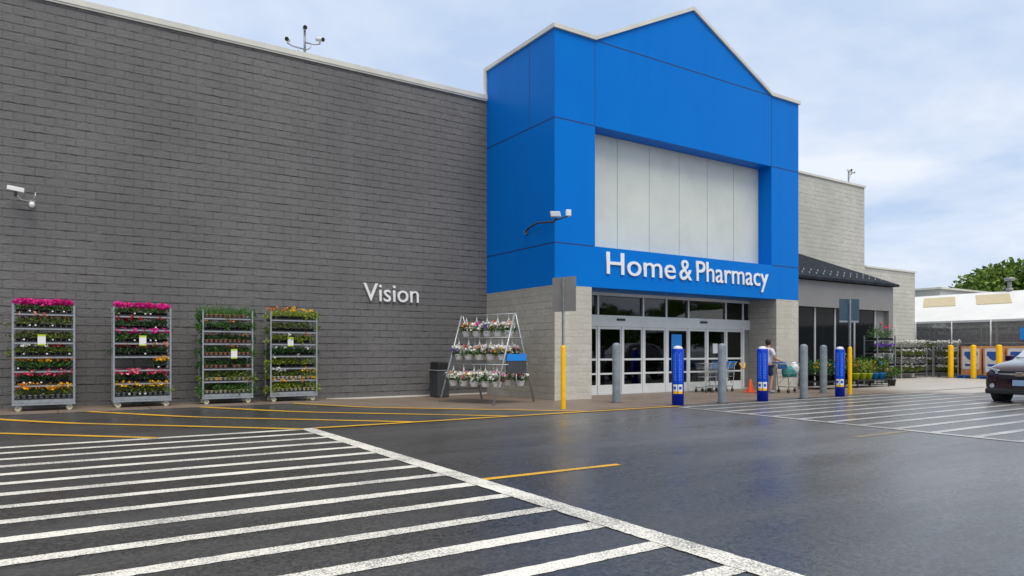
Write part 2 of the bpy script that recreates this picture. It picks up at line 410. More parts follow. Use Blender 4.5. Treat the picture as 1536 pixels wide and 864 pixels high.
# walkway of brown concrete (sheet) in front of the store
wk = MB()
edge = [(-18, 12.75), (3.55, 12.75), (7.15, 9.12), (16.3, 9.12), (17.6, 7.9), (34, 7.9)]
def edge_y(x):
    for (xa, ya), (xb, yb) in zip(edge, edge[1:]):
        if xa <= x <= xb: return ya + (yb - ya) * (x - xa) / (xb - xa)
    return 7.9
wx = []
x = -18.0
while x < 34: wx.append(x); x += .25
wx += [3.55, 7.15, 16.3, 17.6, 34]; wx = sorted(set(wx))
rows = 10; vs = []
for xx in wx:
    e = edge_y(xx); top = 16.5 if xx > 15 else 14.3
    for j in range(rows + 1):
        yy = e + (top - e) * j / rows; vs.append((xx * U, yy * U, g(xx * U, yy * U) + .006))
n = rows + 1
wk.add(vs, [(i * n + j, (i + 1) * n + j, (i + 1) * n + j + 1, i * n + j + 1) for i in range(len(wx) - 1) for j in range(rows)])
tag(wk.build('pavement', M['concrete']), 'brown concrete walkway along the store front', 'pavement', kind='structure')

cw = MB(); SW = .178
xL = 2.69
for k in range(17):
    y = 8.93 - .4865 * k
    strip(cw, (-9 * U, y * U), ((xL - .06) * U, y * U), SW * (.93 if k % 3 else 1.05), .004, 0, .05 if k > 7 else .25, .016)
strip(cw, (xL * U, (8.93 + .07) * U), (xL * U, 0.6 * U), .235, .0075, 0, .05, .014)
tag(cw.build('crosswalk', M['whitepaint']), 'freshly painted white crosswalk stripes in the foreground', 'crosswalk', kind='structure')
cw = MB()
for k in range(13):
    y = 8.72 - .4865 * k; xa = 9.3 - .45 * k / 12
    strip(cw, ((xa + .05) * U, y * U), ((18.0) * U, y * U), .17, .010 if y > 8.6 else .004, 0, 2)
strip(cw, (9.3 * U, 8.8 * U), (8.83 * U, 2.6 * U), .17, .0075, 0, 2)
tag(cw.build('worn_crosswalk', M['oldpaint']), 'worn white crosswalk stripes leading to the entrance', 'crosswalk', kind='structure')
yl = MB(); yw = .155
for xe in (.95, 2.62, 4.25, 5.87, 7.42):
    yb = 8.93; L = 3.9 if xe < 7 else 3.5
    if xe > 2: L = 3.85
    strip(yl, (xe * U, yb * U), ((xe - L) * U, (yb + L) * U), yw, .010)
strip(yl, (xL * U + .12, 8.93 * U), (9.45 * U, 8.93 * U), yw, .014)
strip(yl, (-9 * U, 9.06 * U), (-1.2 * U, 9.06 * U), yw, .006)
tag(yl.build('hatch_marking', M['yellowline']), 'yellow diagonal no parking hatching beside the wall', 'road marking', kind='structure')
yl = MB(); strip(yl, (2.78 * U, 4.67 * U), (4.15 * U, 4.64 * U), .105, .004)
tag(yl.build('lane_dash', M['yellowline']), 'single yellow lane dash beside the crosswalk', 'road marking', kind='structure')
yl = MB(); strip(yl, (7.75 * U, 4.6 * U), (8.86 * U, 4.6 * U), .16, .004)
strip(yl, (18.2 * U, 9.0 * U), (21.5 * U, 9.0 * U), .16, .011)
tag(yl.build('worn_lane_dash', M['oldyellow']), 'faded yellow lane dashes by the worn crosswalk', 'road marking', kind='structure')

# ------------------------------------------------------------------ store
def ub(mb, x0, y0, z0, x1, y1, z1, mi=0): return mb.box(x0 * U, y0 * U, z0 * U, x1 * U, y1 * U, z1 * U, mi)
WY = 14.02; TX0, TX1, TY = 8.43, 16.49, 11.35
store = thing('store_building', 'long grey and white block store with blue gabled entrance tower', 'store', (12.46 * U, WY * U, 0))
m = MB(); ub(m, -22, WY, -.2, 8.9, 34, 6.9)
wall = m.build('front_wall', M['greyblock'], store)
m = MB(); ub(m, -22, WY - .045, 6.9, TX0 - .002, WY + .25, 7.0); ub(m, -22, WY - .03, 6.865, TX0 - .002, WY - .001, 6.9)
m.build('coping', M['coping'], wall)
m = MB(); ub(m, 4.6, WY - .02, .002, TX0 - .003, WY - .001, .035); m.build('base_flashing', M['coping'], wall)
m = MB(); ub(m, 8.9, WY + .001, -.2, 24.23, 34, 6.86); ub(m, 24.23, WY + .001, -.2, 27.7, 30, 4.02)
pw = m.build('pale_wall', M['paleblock'], store)
m = MB(); ub(m, 16.4, WY - .04, 6.86, 24.27, WY + .25, 6.93); ub(m, 24.0, WY + .25, 6.86, 24.27, 34, 6.93)
ub(m, 24.27, WY - .04, 4.02, 27.75, WY + .25, 4.08); ub(m, 27.5, WY + .25, 4.02, 27.75, 30, 4.08)
m.build('coping', M['coping'], pw)

# tower
RY = 11.77; ZB, ZJ2, ZJ1, ZT = 2.351, 3.2156, 5.755, 7.56
VX0, VX1, PX, PZ = 9.49, 15.36, 12.46, 8.98
m = MB()
def px(poly, y0, y1, mi=0): m.prismy([(x * U, z * U) for x, z in poly], y0 * U, y1 * U, mi)
px([(TX0, ZB), (VX0, ZB), (VX0, ZT), (TX0, ZT)], TY, RY)
px([(VX1, ZB), (TX1, ZB), (TX1, ZT), (VX1, ZT)], TY, RY)
px([(VX0, ZB), (VX1, ZB), (VX1, ZJ2), (VX0, ZJ2)], TY, RY)
px([(VX0, ZJ1), (VX1, ZJ1), (VX1, ZT), (PX, PZ), (VX0, ZT)], TY, RY)
px([(TX0, ZB), (TX1, ZB), (TX1, ZT), (TX0, ZT)], RY, WY + .05)
px([(VX0, ZT), (VX1, ZT), (PX, PZ)], RY, WY + .05)
j = .011
def jl(x0, z0, x1, z1, y=TY): ub(m, x0, y - .0025, z0, x1, y, z1, 1)
jl(TX0, ZJ1 - j, TX1, ZJ1 + j) if False else None
jl(TX0, ZJ1 - j, VX0, ZJ1 + j); jl(VX1, ZJ1 - j, TX1, ZJ1 + j)
jl(TX0, ZJ2 - j, VX0 - .05, ZJ2 + j); jl(VX1 + .05, ZJ2 - j, TX1, ZJ2 + j)
jl(VX0 - j * .6, ZJ1 + .02, VX0 + j * .6, ZT); jl(VX1 - j * .6, ZJ1 + .02, VX1 + j * .6, ZT)
jl(VX0 + .05, ZT - .01, VX1 - .05, ZT + .012)
for zz in (ZJ1, ZJ2): ub(m, TX0 - .0025, TY, zz - j, TX0, WY - .01, zz + j, 1)
ub(m, TX0 - .002, 12.25, ZJ1 + .02, TX0, 12.262, ZT, 1)
tower = m.build('entrance_tower', [M['blue'], M['joint']], store)
m = MB()
def cop(xa, za, xb, zb, y0, y1, t=.085): m.prismy([(xa * U, za * U), (xb * U, zb * U), (xb * U, (zb + t) * U), (xa * U, (za + t) * U)], y0 * U, y1 * U)
yy0, yy1 = TY - .045, RY
for a, b_ in (((TX0 - .045, ZT), (VX0, ZT)), ((VX0, ZT), (PX, PZ)), ((PX, PZ), (VX1, ZT)), ((VX1, ZT), (TX1 + .045, ZT))):
    cop(a[0], a[1], b_[0], b_[1], yy0, yy1)
ub(m, TX0 - .045, RY, ZT, TX0 + .2, WY + .07, ZT + .085); ub(m, TX1 - .2, RY, ZT, TX1 + .045, WY + .07, ZT + .085)
ub(m, TX0 - .045, WY - .03, 7.0, TX0 - .003, WY + .07, ZT)
m.build('coping', M['coping'], tower)
for xa, xb in ((TX0, 9.40), (15.56, TX1)):
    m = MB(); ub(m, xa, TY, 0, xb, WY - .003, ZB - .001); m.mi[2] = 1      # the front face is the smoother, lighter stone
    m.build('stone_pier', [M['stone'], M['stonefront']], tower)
pw_ = (VX1 - VX0) / 6
for i in range(6):
    m = MB(); ub(m, VX0 + pw_ * i + .006, RY - .02, ZJ2 + .002, VX0 + pw_ * (i + 1) - .006, RY - .001, ZJ1 - .004)
    m.build('white_panel', M['whitepanel'], tower)
m = MB(); ub(m, VX0 + .004, RY - .012, ZJ2 + .004, VX1 - .004, RY - .0015, ZJ1 - .006); m.build('panel_backing', M['panelgap'], tower)

# lettering
font_cache = {}
def lettering(text, x0, x1, y, zb, capz, parent, name='lettering', extrude=.05, weight=.0):
    cu = bpy.data.curves.new(name, 'FONT'); cu.body = text; cu.extrude = .5; cu.offset = weight; cu.resolution_u = 4
    ob = bpy.data.objects.new(name, cu); C.objects.link(ob)
    dg = bpy.context.evaluated_depsgraph_get(); me = bpy.data.meshes.new_from_object(ob.evaluated_get(dg))
    bpy.data.objects.remove(ob)
    X = [v.co.x for v in me.vertices]; mnx, mxx = min(X), max(X)
    # cap height of the built-in font measured on a capital H
    cu2 = bpy.data.curves.new('h', 'FONT'); cu2.body = 'H'; cu2.offset = weight
    o2 = bpy.data.objects.new('h', cu2); C.objects.link(o2)
    dg = bpy.context.evaluated_depsgraph_get(); me2 = bpy.data.meshes.new_from_object(o2.evaluated_get(dg)); bpy.data.objects.remove(o2)
    hz = [v.co.y for v in me2.vertices]; h0, h1 = min(hz), max(hz)
    off = Vector((0, 0, 0)); q = parent
    while q is not None: off += Vector(q.location); q = q.parent
    for v in me.vertices:
        c = v.co.copy()
        v.co = Vector((x0 + (c.x - mnx) / (mxx - mnx) * (x1 - x0), y - extrude * (c.z + .5), zb + (c.y - h0) / (h1 - h0) * capz)) - off
    me.materials.clear(); me.materials.append(M['letter'])
    o = bpy.data.objects.new(name, me); C.objects.link(o); o.parent = parent
    return o
for txt, xa, xb in (('Home', 9.79, 11.86), ('&', 11.99, 12.40), ('Pharmacy', 12.55, 15.20)):
    o = lettering(txt, xa * U, xb * U, TY * U - .01, 2.655 * U, .47 * U, store, 'sign_lettering', .035, .003)
    o['label'] = 'white raised letters reading ' + txt if txt != '&' else 'white raised ampersand between Home and Pharmacy'
o = lettering('Vision', 5.39 * U, 6.66 * U, WY * U - .012, 2.07 * U, .375 * U, store, 'wall_lettering', .05, .0)
o['label'] = 'white raised letters reading Vision on grey wall'

# entrance glazing
DY = 12.22; CX = 12.46
vm_ = [-3.02, -2.85, -2.17, -1.44, -.77, 0, .77, 1.44, 2.17, 2.85, 3.07]
fr = MB()
def fb(x0, z0, x1, z1, d=.03, yo=0): ub(fr, x0, DY - d + yo, z0, x1, DY + d + yo, z1)
fb(9.40, ZB - .075, 15.56, ZB - .002); fb(9.40, 1.57, 15.56, 1.83, .045); fb(9.40, 0.006, 15.56, .03)
for a, w, top in ((-2.85, .045, 1), (-2.17, .03, 1), (-1.44, .028, 0), (-.77, .045, 1), (0, .06, 1), (.77, .03, 1), (1.44, .04, 0), (2.17, .03, 1), (2.85, .05, 1)):
    fb(CX + a - w / 1.3, .031, CX + a + w / 1.3, 1.569, .036)
    if top: fb(CX + a - .022, 1.831, CX + a + .022, ZB - .076)
glz = fr.build('entrance_glazing', M['alu'], store)
dk = MB()
for a in (-2.17, -.77, .77):   # dark gasket blocks beside the transom posts
    ub(dk, CX + a - .085, DY - .02, 1.832, CX + a - .024, DY + .02, ZB - .077)
ub(dk, 9.402, DY - .02, 1.832, 9.55, DY + .02, ZB - .077)
for x in (10.95, 13.75): ub(dk, x - .12, DY - .075, 1.71, x + .12, DY - .046, 1.76)
dk.build('dark_trim', M['darkalu'], glz)
def leaf(x0, x1, name='sliding_door'):
    d = MB(); t = .028; y0, y1 = DY - .022, DY + .022
    ub(d, x0, y0, .032, x0 + t, y1, 1.568); ub(d, x1 - t, y0, .032, x1, y1, 1.568)
    ub(d, x0 + t, y0, 1.51, x1 - t, y1, 1.568); ub(d, x0 + t, y0, .032, x1 - t, y1, .23)
    ub(d, x0 + t, y0, .79, x1 - t, y1, .835); ub(d, x0 + t, y0, .465, x1 - t, y1, .505)
    o = d.build(name, M['alu'], store)
    p = MB()
    for za, zb in ((.23, .465), (.505, .79), (.835, 1.51)): ub(p, x0 + t, DY - .004, za, x1 - t, DY + .004, zb)
    p.build('pane', M['tglass'], o)
gaps = [(-2.81, -2.20), (-2.14, -1.47), (-1.41, -.81), (-.73, -.05), (.05, .74), (.80, 1.40), (1.48, 2.14), (2.20, 2.80)]
for a, b_ in gaps: leaf(CX + a, CX + b_)
p = MB()
tv = [9.55, CX - 2.85, CX - 2.17, CX - .77, CX, CX + .77, CX + 2.17, CX + 2.85, 15.56]
for a, b_ in zip(tv, tv[1:]):
    p = MB(); ub(p, a + .022, DY - .004, 1.832, b_ - .022, DY + .004, ZB - .078); p.build('transom_pane', M['tglass'], glz)
p = MB(); ub(p, 9.402, DY - .004, .031, CX - 2.89, DY + .004, 1.569); ub(p, CX + 2.9, DY - .02, .031, 15.558, DY + .02, 1.569, 1)
p.build('side_pane', [M['tglass'], M['greyalu']], glz)
m = MB(); ub(m, 9.41, WY - .06, 0.01, 15.55, WY - .004, ZB - .01); 
for a in (-2.2, -1.0, .3, 1.5): ub(m, CX + a, WY - .1, .02, CX + a + .06, WY - .061, 1.6, 1)
ub(m, 9.45, 13.2, .02, 10.3, 13.5, .65, 1)
ub(m, 9.41, DY + .06, ZB - .04, 15.55, WY - .07, ZB - .006)
m.build('vestibule_interior', [M['interior'], M['greyalu']], store)
m = MB(); ub(m, 9.41, DY + .04, .007, 15.55, WY - .065, .015); m.build('vestibule_floor', M['intfloor'], store)

# annex with hipped roof
AY, AX = 11.8, 22.0
m = MB(); ub(m, TX1 + .002, AY, 2.26, AX, WY - .003, 3.0); ub(m, AX - .25, AY, 0, AX, AY + .2, 2.259); ub(m, AX - .2, AY + .35, 0, AX, WY - .003, 2.259)
annex = m.build('annex_fascia', M['fascia'], store)
e = .13; X0 = TX1 + .003
m = MB()
RZ0, RZ1 = 3.02, 4.28; rx = AX + e - (WY - AY + e)
A = [(X0, AY - e, RZ0), (AX + e, AY - e, RZ0), (AX + e, WY - .003, RZ0), (X0, WY - .003, RZ0), (X0, WY - .003, RZ1), (rx, WY - .003, RZ1)]
B = [(x, y, z + .07) for x, y, z in A[:4]]
V = [(x * U, y * U, z * U) for x, y, z in A[:4] + B + A[4:]]
m.add(V, [(3, 2, 1, 0), (0, 1, 5, 4), (1, 2, 6, 5), (4, 5, 9, 8), (5, 6, 9), (0, 4, 8, 3)])
rng = random.Random(3)
for rrow, zz in ((.25, 0), (.5, 0)):
    n_ = 16
    for i in range(n_):
        xx = X0 + .3 + (AX - X0 - .45) * i / (n_ - 1) + (.1 if rrow > .4 else 0); yy = AY - e + rrow
        zz = 3.09 + (RZ1 - 3.09) * rrow / (WY - AY + e)
        if xx < AX + e - rrow - .05: ub(m, xx, yy, zz, xx + .05, yy + .03, zz + .055, 1)
m.build('hip_roof', [M['shingle'], M['steel']], annex)
m = MB()
for xx in (17.1, 18.1, 19.08, 20.08, 21.2): ub(m, xx - .035, AY + .12, .0, xx + .03, AY + .18, 2.258)
wf = m.build('window_frame', M['mullion'], annex)
xsw = [X0, 17.1, 18.1, 19.08, 20.08, 21.2]
for a, b_ in zip(xsw, xsw[1:]):
    m = MB(); ub(m, a + .031 if a > 17 else a, AY + .145, 0.02, b_ - .031, AY + .155, 2.257); m.build('pane', M['glass'], wf)
m = MB(); ub(m, 21.232, AY + .14, .02, AX - .252, AY + .16, 2.257); m.build('side_panel', M['fascia'], annex)

# ------------------------------------------------------------------ cameras on the building
def bullet(mbx, c, d, L=.26, r=.055):
    c = Vector(c); d = Vector(d).normalized()
    mbx.tube([c - d * L * .5, c + d * L * .42], r, 10, 0)
    mbx.tube([c + d * L * .42, c + d * L * .5], r * .92, 10, 1)
# wall camera far left
t = thing('security_camera', 'white twin security camera on curved bracket, on grey wall above flower trolleys', 'camera', (-.36 * U, WY * U, 3.47 * U))
m = MB(); b0 = Vector(t.location)
m.box(b0.x - .06, b0.y - .03, b0.z - .09, b0.x + .06, b0.y - .002, b0.z + .05)
m.tube([b0 + Vector((0, -.03, 0)), b0 + Vector((-.05, -.25, -.03)), b0 + Vector((-.2, -.3, -.02)), b0 + Vector((-.27, -.3, .06)), b0 + Vector((-.29, -.3, .16))], .018, 8)
m.tube([b0 + Vector((0, -.2, -.02)), b0 + Vector((.06, -.22, .1)), b0 + Vector((.07, -.2, .2))], .015, 8)
m.build('bracket', M['steel'], t)
m = MB(); q = b0 + Vector((-.30, -.30, .21)); m.obox(q, (.16, 0, -.02), (0, .06, 0), (.005, 0, .05)); m.obox(q + Vector((0, 0, -.1)), (.03, 0, 0), (0, .05, 0), (0, 0, .05), 1)
m.build('camera_housing', [M['white'], M['black']], t, bevel=.01)
m = MB(); m.lathe([(.001, .0), (.05, .02), (.06, .09), (.03, .14), (.001, .14)], b0 + Vector((.0, -.24, -.17)), 12); m.build('camera_dome', M['white'], t)
# tower camera
t = thing('security_camera', 'pair of white security cameras on dark arm at corner of blue tower', 'camera', (TX0 * U, 12.34 * U, 3.55 * U))
b0 = Vector(t.location); m = MB()
m.tube([b0 + Vector((-.002, 0, 0)), b0 + Vector((-.07, 0, 0))], .06, 12)
e1 = Vector((8.22 * U, 11.02 * U, 3.66 * U))
m.tube([b0 + Vector((-.06, 0, 0)), b0 + Vector((-.16, -.35, .08)), (b0 + e1) / 2 + Vector((-.1, 0, .05)), e1 + Vector((0, .1, -.14)), e1 + Vector((0, 0, -.05))], .03, 8, 1)
m.tube([e1 + Vector((0, .0, -.10)), e1 + Vector((.08, -.4, -.06))], .022, 8, 1)
m.build('arm', [M['steel'], M['darkgrey']], t)
m = MB(); m.obox(e1 + Vector((-.02, 0, .05)), (.12, -.07, .0), (.05, .07, 0), (-.02, 0, .07)); m.build('camera_housing', M['white'], t, bevel=.015)
m = MB(); m.obox(e1 + Vector((.10, -.42, .03)), (.065, -.03, 0), (.04, .07, 0), (0, 0, .085)); m.build('camera_housing', M['white'], t, bevel=.012)
# rooftop cameras
def roofcam(x, z0, label, arms, hgt):
    t = thing('rooftop_camera', label, 'camera', (x * U, (WY + .1) * U, z0 * U)); b0 = Vector(t.location)
    m = MB(); m.tube([b0, b0 + Vector((0, 0, hgt))], .035, 8)
    for dx, dz, dz2 in arms:
        m.tube([b0 + Vector((0, -.02, dz)), b0 + Vector((dx * .7, -.05, dz)), b0 + Vector((dx, -.05, dz + .05)), b0 + Vector((dx, -.05, dz2))], .022, 6)
        m.tube([b0 + Vector((dx * .45, -.05, dz)), b0 + Vector((dx * .3, -.04, dz - .15)), b0 + Vector((0.0, -.02, dz - .22))], .014, 6)
    m.build('pole', M['steel'], t)
    heads = [(dx, dz2, -1 if dx < 0 else 1) for dx, dz, dz2 in arms] + [(-.02, hgt, -.4)]
    for dx, z, sx in heads:
        m = MB(); bullet(m, b0 + Vector((dx, -.07, z + .03)), (sx * .5, -1, -.3), .26, .062)
        m.build('camera_head', [M['white'], M['black']], t)
roofcam(4.19, 7.0, 'three headed camera cluster on a pole above the grey wall', [(-.5, .16, .27), (.42, .36, .5)], .72)
roofcam(23.4, 6.93, 'single camera pole on roof edge of the pale wall', [(.2, .45, .55)], .62)

# ------------------------------------------------------------------ plant trolleys
def make_trolley(name, label, x0, x1, yf, nsh=7, card=(3, .5), group='plant trolleys along the grey wall'):
    w = (x1 - x0) * U; d = .58; H = 2.36; x0 *= U; yf *= U
    z0 = g(x0 + w / 2, yf)
    t = thing(name, label, 'plant trolley', (x0 + w / 2, yf + d / 2, z0), 0, group)
    post = MB()
    for px_ in (-w / 2, w / 2):
        for py in (-d / 2, d / 2):
            post.box(px_ - .018, py - .018, .13, px_ + .018, py + .018, H)
    post.build('frame', M['steel'], t, world=False)
    zs = [.24 + (H - .46) * k / (nsh - 1) for k in range(nsh)]
    for k, z in enumerate(zs):
        s = MB(); hgt = .022 if k else .06
        s.box(-w / 2 + .019, -d / 2 - .004, z - hgt, w / 2 - .019, -d / 2 + .012, z + .012)
        s.box(-w / 2 + .019, d / 2 - .012, z - hgt, w / 2 - .019, d / 2, z + .012)
        s.box(-w / 2 + .019, -d / 2 + .013, z - .012, w / 2 - .019, d / 2 - .013, z, 1)
        if k == 0: s.box(-w / 2 - .02, -d / 2 - .02, z - .11, w / 2 + .02, -d / 2 + .0, z - .065)
        s.build('shelf', [M['steel'], M['darkgrey']], t, world=False)
    for px_ in (-w / 2 + .09, w / 2 - .09):
        for py in (-d / 2 + .06, d / 2 - .06):
            c = MB(); c.tube([(px_, py - .022, .065), (px_, py + .022, .065)], .062, 14)
            c.box(px_ - .03, py - .035, .07, px_ + .03, py - .026, .15, 1); c.box(px_ - .03, py + .026, .07, px_ + .03, py + .035, .15, 1)
            c.box(px_ - .04, py - .04, .14, px_ + .04, py + .04, .16, 1)
            c.build('castor', [M['cream'], M['steel']], t, world=False)
    if card:
        k, u = card; z = zs[nsh - k] ; c = MB(); cx = -w / 2 + w * u
        c.box(cx - .075, -d / 2 - .02, z - .02, cx + .075, -d / 2 - .008, z + .15); c.box(cx - .075, -d / 2 - .022, z + .15, cx + .075, -d / 2 - .006, z + .19, 1)
        c.box(cx - .075, -d / 2 - .022, z - .05, cx + .075, -d / 2 - .006, z - .02, 1)
        c.build('price_card', [M['white'], M['limepot']], t, world=False)
    return t, zs, w, d, z0
def make_tray(label, loc, w, d, seed, leaf, flower, hgt=.15, nfl=70, pots='black', potlabels=False, xr=(0, 1), spill=0, group=None, blades=False, cat='plant tray', fsize=.062, dens=1.0):
    rng = random.Random(seed); hgt *= 1.42
    t = thing('plant_tray', label, cat, loc, 0, group)
    xa, xb = -w / 2 + w * xr[0] + .03, -w / 2 + w * xr[1] - .03
    p = MB(); n = max(2, int((xb - xa) / .105)); prow = (-d / 2 + .06, -.02, d / 2 - .08)
    p.box(xa - .01, -d / 2 + .005, .001, xb + .01, d / 2 - .02, .03, 1)
    for i in range(n):
        for y in prow:
            cx = xa + (i + .5) * (xb - xa) / n; ph = .085 + rng.uniform(-.008, .01)
            if rng.random() < .06: continue
            p.lathe([(.032, .03), (.045, ph), (.048, ph), (.048, ph + .008), (.03, ph + .002)], (cx, y, 0), 8, 0)
            if potlabels and y < -.1 and rng.random() < .3: p.box(cx - .018, y - .056, .05, cx + .018, y - .05, .078, 2)
    p.build('pots', [M[pots], M['black'], M['white']], t, world=False)
    f = MB()
    for i in range(n):
        for y in prow:
            cx = xa + (i + .5) * (xb - xa) / n
            if rng.random() < .05: continue
            hh = hgt * rng.uniform(.55, 1.15)
            if blades:
                for q in range(int(16 * dens)):
                    a = rng.uniform(0, 6.28); l = rng.uniform(.01, .07); bx, by = cx + math.cos(a) * l, y + math.sin(a) * l
                    tx, ty = bx + rng.gauss(0, .05), by + rng.gauss(0, .05)
                    f.add([(bx - .005, by, .08), (bx + .005, by, .08), (tx, ty, .08 + hh * rng.uniform(.7, 1.2))], [(0, 1, 2)])
                f.leaves((cx, y, .1 + hh * .4), (.07, .07, hh * .45), int(16 * dens), .05, rng, 0, .35, .8)
            else:
                f.leaves((cx, y, .085 + hh * .38), (.062, .062, hh * .4), int(24 * dens), .055, rng, 0, .6, .5)
    if spill:
        for q in range(spill):
            sx = rng.choice((xa - .1, xb + .06)) if rng.random() < .55 else rng.uniform(xa, xb)
            f.leaves((sx, -d / 2 - rng.uniform(-.25, .03), .06 + rng.uniform(-.05, .12)), (.07, .05, .07), 18, .07, rng, 0, .5, .1)
    f.build('foliage', LEAF[leaf], t, world=False)
    if flower:
        fl = MB()
        cols = flower if isinstance(flower, tuple) else (flower,)
        for q in range(nfl):
            cx = rng.uniform(xa, xb); y = rng.uniform(-d / 2 - .0, d / 2 - .06) if rng.random() < .5 else rng.uniform(-d / 2 - .01, -d / 2 + .12)
            z = .085 + hgt * rng.uniform(.65, 1.02)
            mi = min(len(cols) - 1, int(((cx - xa) / (xb - xa) + rng.uniform(-.2, .2)) * len(cols))) if len(cols) > 1 else 0
            fl.leaves((cx, y, z), (.018, .018, .012), 7, fsize, rng, max(0, mi), .85, .6)
        fl.build('flowers', [FL[c] for c in cols], t, world=False)
    return t
P1 = [ # bottom .. top : leaf, flower, height, pots, desc
 ('olive', ('orange', 'yellow'), .17, 'steel', 'orange and yellow marigolds', 120),
 ('dark', 'pink', .15, 'black', 'pink red bedding flowers', 110),
 ('green', ('orange', 'yellow', 'rust'), .14, 'black', 'yellow and orange flowers', 45),
 ('olive', ('white', 'red'), .14, 'black', 'green seedlings with red blooms', 22),
 ('olive', None, .14, 'black', 'plain green seedlings', 0),
 ('olive', ('salmon', 'rust'), .16, 'black', 'salmon flowers over olive leaves', 34),
 ('green', ('magenta', 'magenta'), .20, 'black', 'bright pink petunias', 230)]
P2 = [
 ('olive', 'yellow', .17, 'steel', 'yellow marigolds', 100),
 ('dark', 'pink', .15, 'black', 'pink red flowers', 100),
 ('dark', 'yellow', .14, 'black', 'yellow flowers at the right end', 26),
 ('dark', ('red', 'salmon'), .15, 'black', 'dark red flowers', 60),
 ('green', 'magenta', .16, 'black', 'magenta flowers beside a price card', 55),
 ('dark', 'red', .15, 'black', 'dark red and green foliage plants', 28),
 ('green', ('magenta', 'magenta'), .19, 'black', 'magenta petunias', 170)]
P3 = [
 ('green', 'yellow', .19, 'cream', 'leafy green perennials in cream pots', 12),
 ('olive', None, .21, 'cream', 'tall green perennials in cream pots', 0),
 ('dark', None, .13, 'terracotta', 'dark green plants in terracotta pots', 0),
 ('green', 'salmon', .15, 'terracotta', 'small dark plants with salmon blooms', 8),
 ('dark', 'salmon', .11, 'terracotta', 'low dark plants in terracotta pots', 8),
 ('green', 'rust', .15, 'black', 'mixed green perennials in black pots', 8),
 ('green', None, .27, 'terracotta', 'tall bushy green plants', 0)]
P4 = [
 ('lime', 'yellow', .20, 'cream', 'lime green trailing plants with yellow blooms', 40),
 ('olive', ('white', 'yellow'), .15, 'white', 'yellow blooms over a row of white pots', 26),
 ('lime', 'white', .17, 'black', 'green plants with scattered white blooms', 10),
 ('dark', 'white', .12, 'black', 'dark plants with a few white blooms', 14),
 ('lime', ('white', 'rust'), .15, 'black', 'green plants and one rust coloured', 16),
 ('olive', None, .17, 'black', 'olive green plants under the top shelf', 0),
 ('lime', ('rust', 'yellow'), .22, 'black', 'bushy yellow green plants tipped with rust', 22)]
which = ['leftmost', 'second', 'third', 'fourth']
sh = ['bottom', 'sixth', 'fifth', 'fourth', 'third', 'second', 'top']
tl = ['steel plant trolley at far left with orange marigolds low and pink petunias on top',
      'steel plant trolley with a half empty dark shelf and magenta petunias on top',
      'steel plant trolley of tall green plants in terracotta pots, third from left',
      'steel plant trolley of yellow green plants nearest the Vision lettering']
for ci, (xa, xb, prog, card) in enumerate(((-.59, .22, P1, (3, .46)), (.777, 1.63, P2, (3, .5)), (2.15, 2.99, P3, (4, .62)), (3.32, 4.18, P4, (3, .42)))):
    t, zs, w, d, z0 = make_trolley('plant_trolley', tl[ci], xa, xb, 13.32, 7, card)
    for k, (lf, fw, hg, pt, desc, nf) in enumerate(prog):
        make_tray('%s on %s shelf of the %s trolley' % (desc, sh[k], which[ci]), (t.location.x, t.location.y, z0 + zs[k] + .0135),
                  w - .02, d, 100 * ci + k, lf, fw, hg * (.72 if k == 6 else 1), nf, pt, potlabels=(ci < 2), xr=(.7, 1) if (ci == 1 and k == 2) else (0, 1),
                  spill=(22 if (ci == 2 and k in (0, 1, 5, 6)) else 26 if (ci == 3 and k in (0, 6)) else 10 if ci > 1 else 1), blades=(ci == 2 and k in (6,)),
                  group='trays on the plant trolleys', dens=1.0)

# ------------------------------------------------------------------ A-frame rack with hanging baskets
FLp = Vector((6.23, 12.13, 0)) * U; FRp = Vector((6.67, 10.86, 0)) * U
Ld = (FRp - FLp); Llen = Ld.length; Ld.normalize(); Dd = Vector((-Ld.y, Ld.x, 0)); Dd = Dd if Dd.x > 0 else -Dd
dep = 1.27 * U; TH = 1.72 * U
rack = thing('basket_rack', 'steel A-frame rack hung with white flower baskets beside the tower', 'rack', (FLp + FRp) / 2 + Dd * dep / 2)
for s_, P0 in ((0, FLp), (1, FRp)):
    m = MB(); top = P0 + Dd * dep / 2 + Vector((0, 0, TH))
    m.tube([P0, top], .028, 8); m.tube([P0 + Dd * dep, top + Dd * .04], .028, 8)
    for hh in (.75, 1.26):
        f = hh * U / TH; m.tube([P0 + Dd * dep / 2 * f + Vector((0, 0, hh * U)), P0 + Dd * (dep - dep / 2 * f) + Vector((0, 0, hh * U))], .016, 6)
    m.build('end_frame', M['steel'], rack)
def bar_pt(side, hh, u):   # side -1 front, 1 back
    f = hh * U / TH; dd = dep / 2 * f if side < 0 else dep - dep / 2 * f
    return FLp + Ld * Llen * u + Dd * dd + Vector((0, 0, hh * U))
for side, hh in ((-1, .75), (-1, 1.26), (-1, 1.715), (1, 1.26), (1, .75)):
    m = MB(); m.tube([bar_pt(side, hh, -.03), bar_pt(side, hh, 1.03)], .018, 6); m.build('hanging_rail', M['steel'], rack)
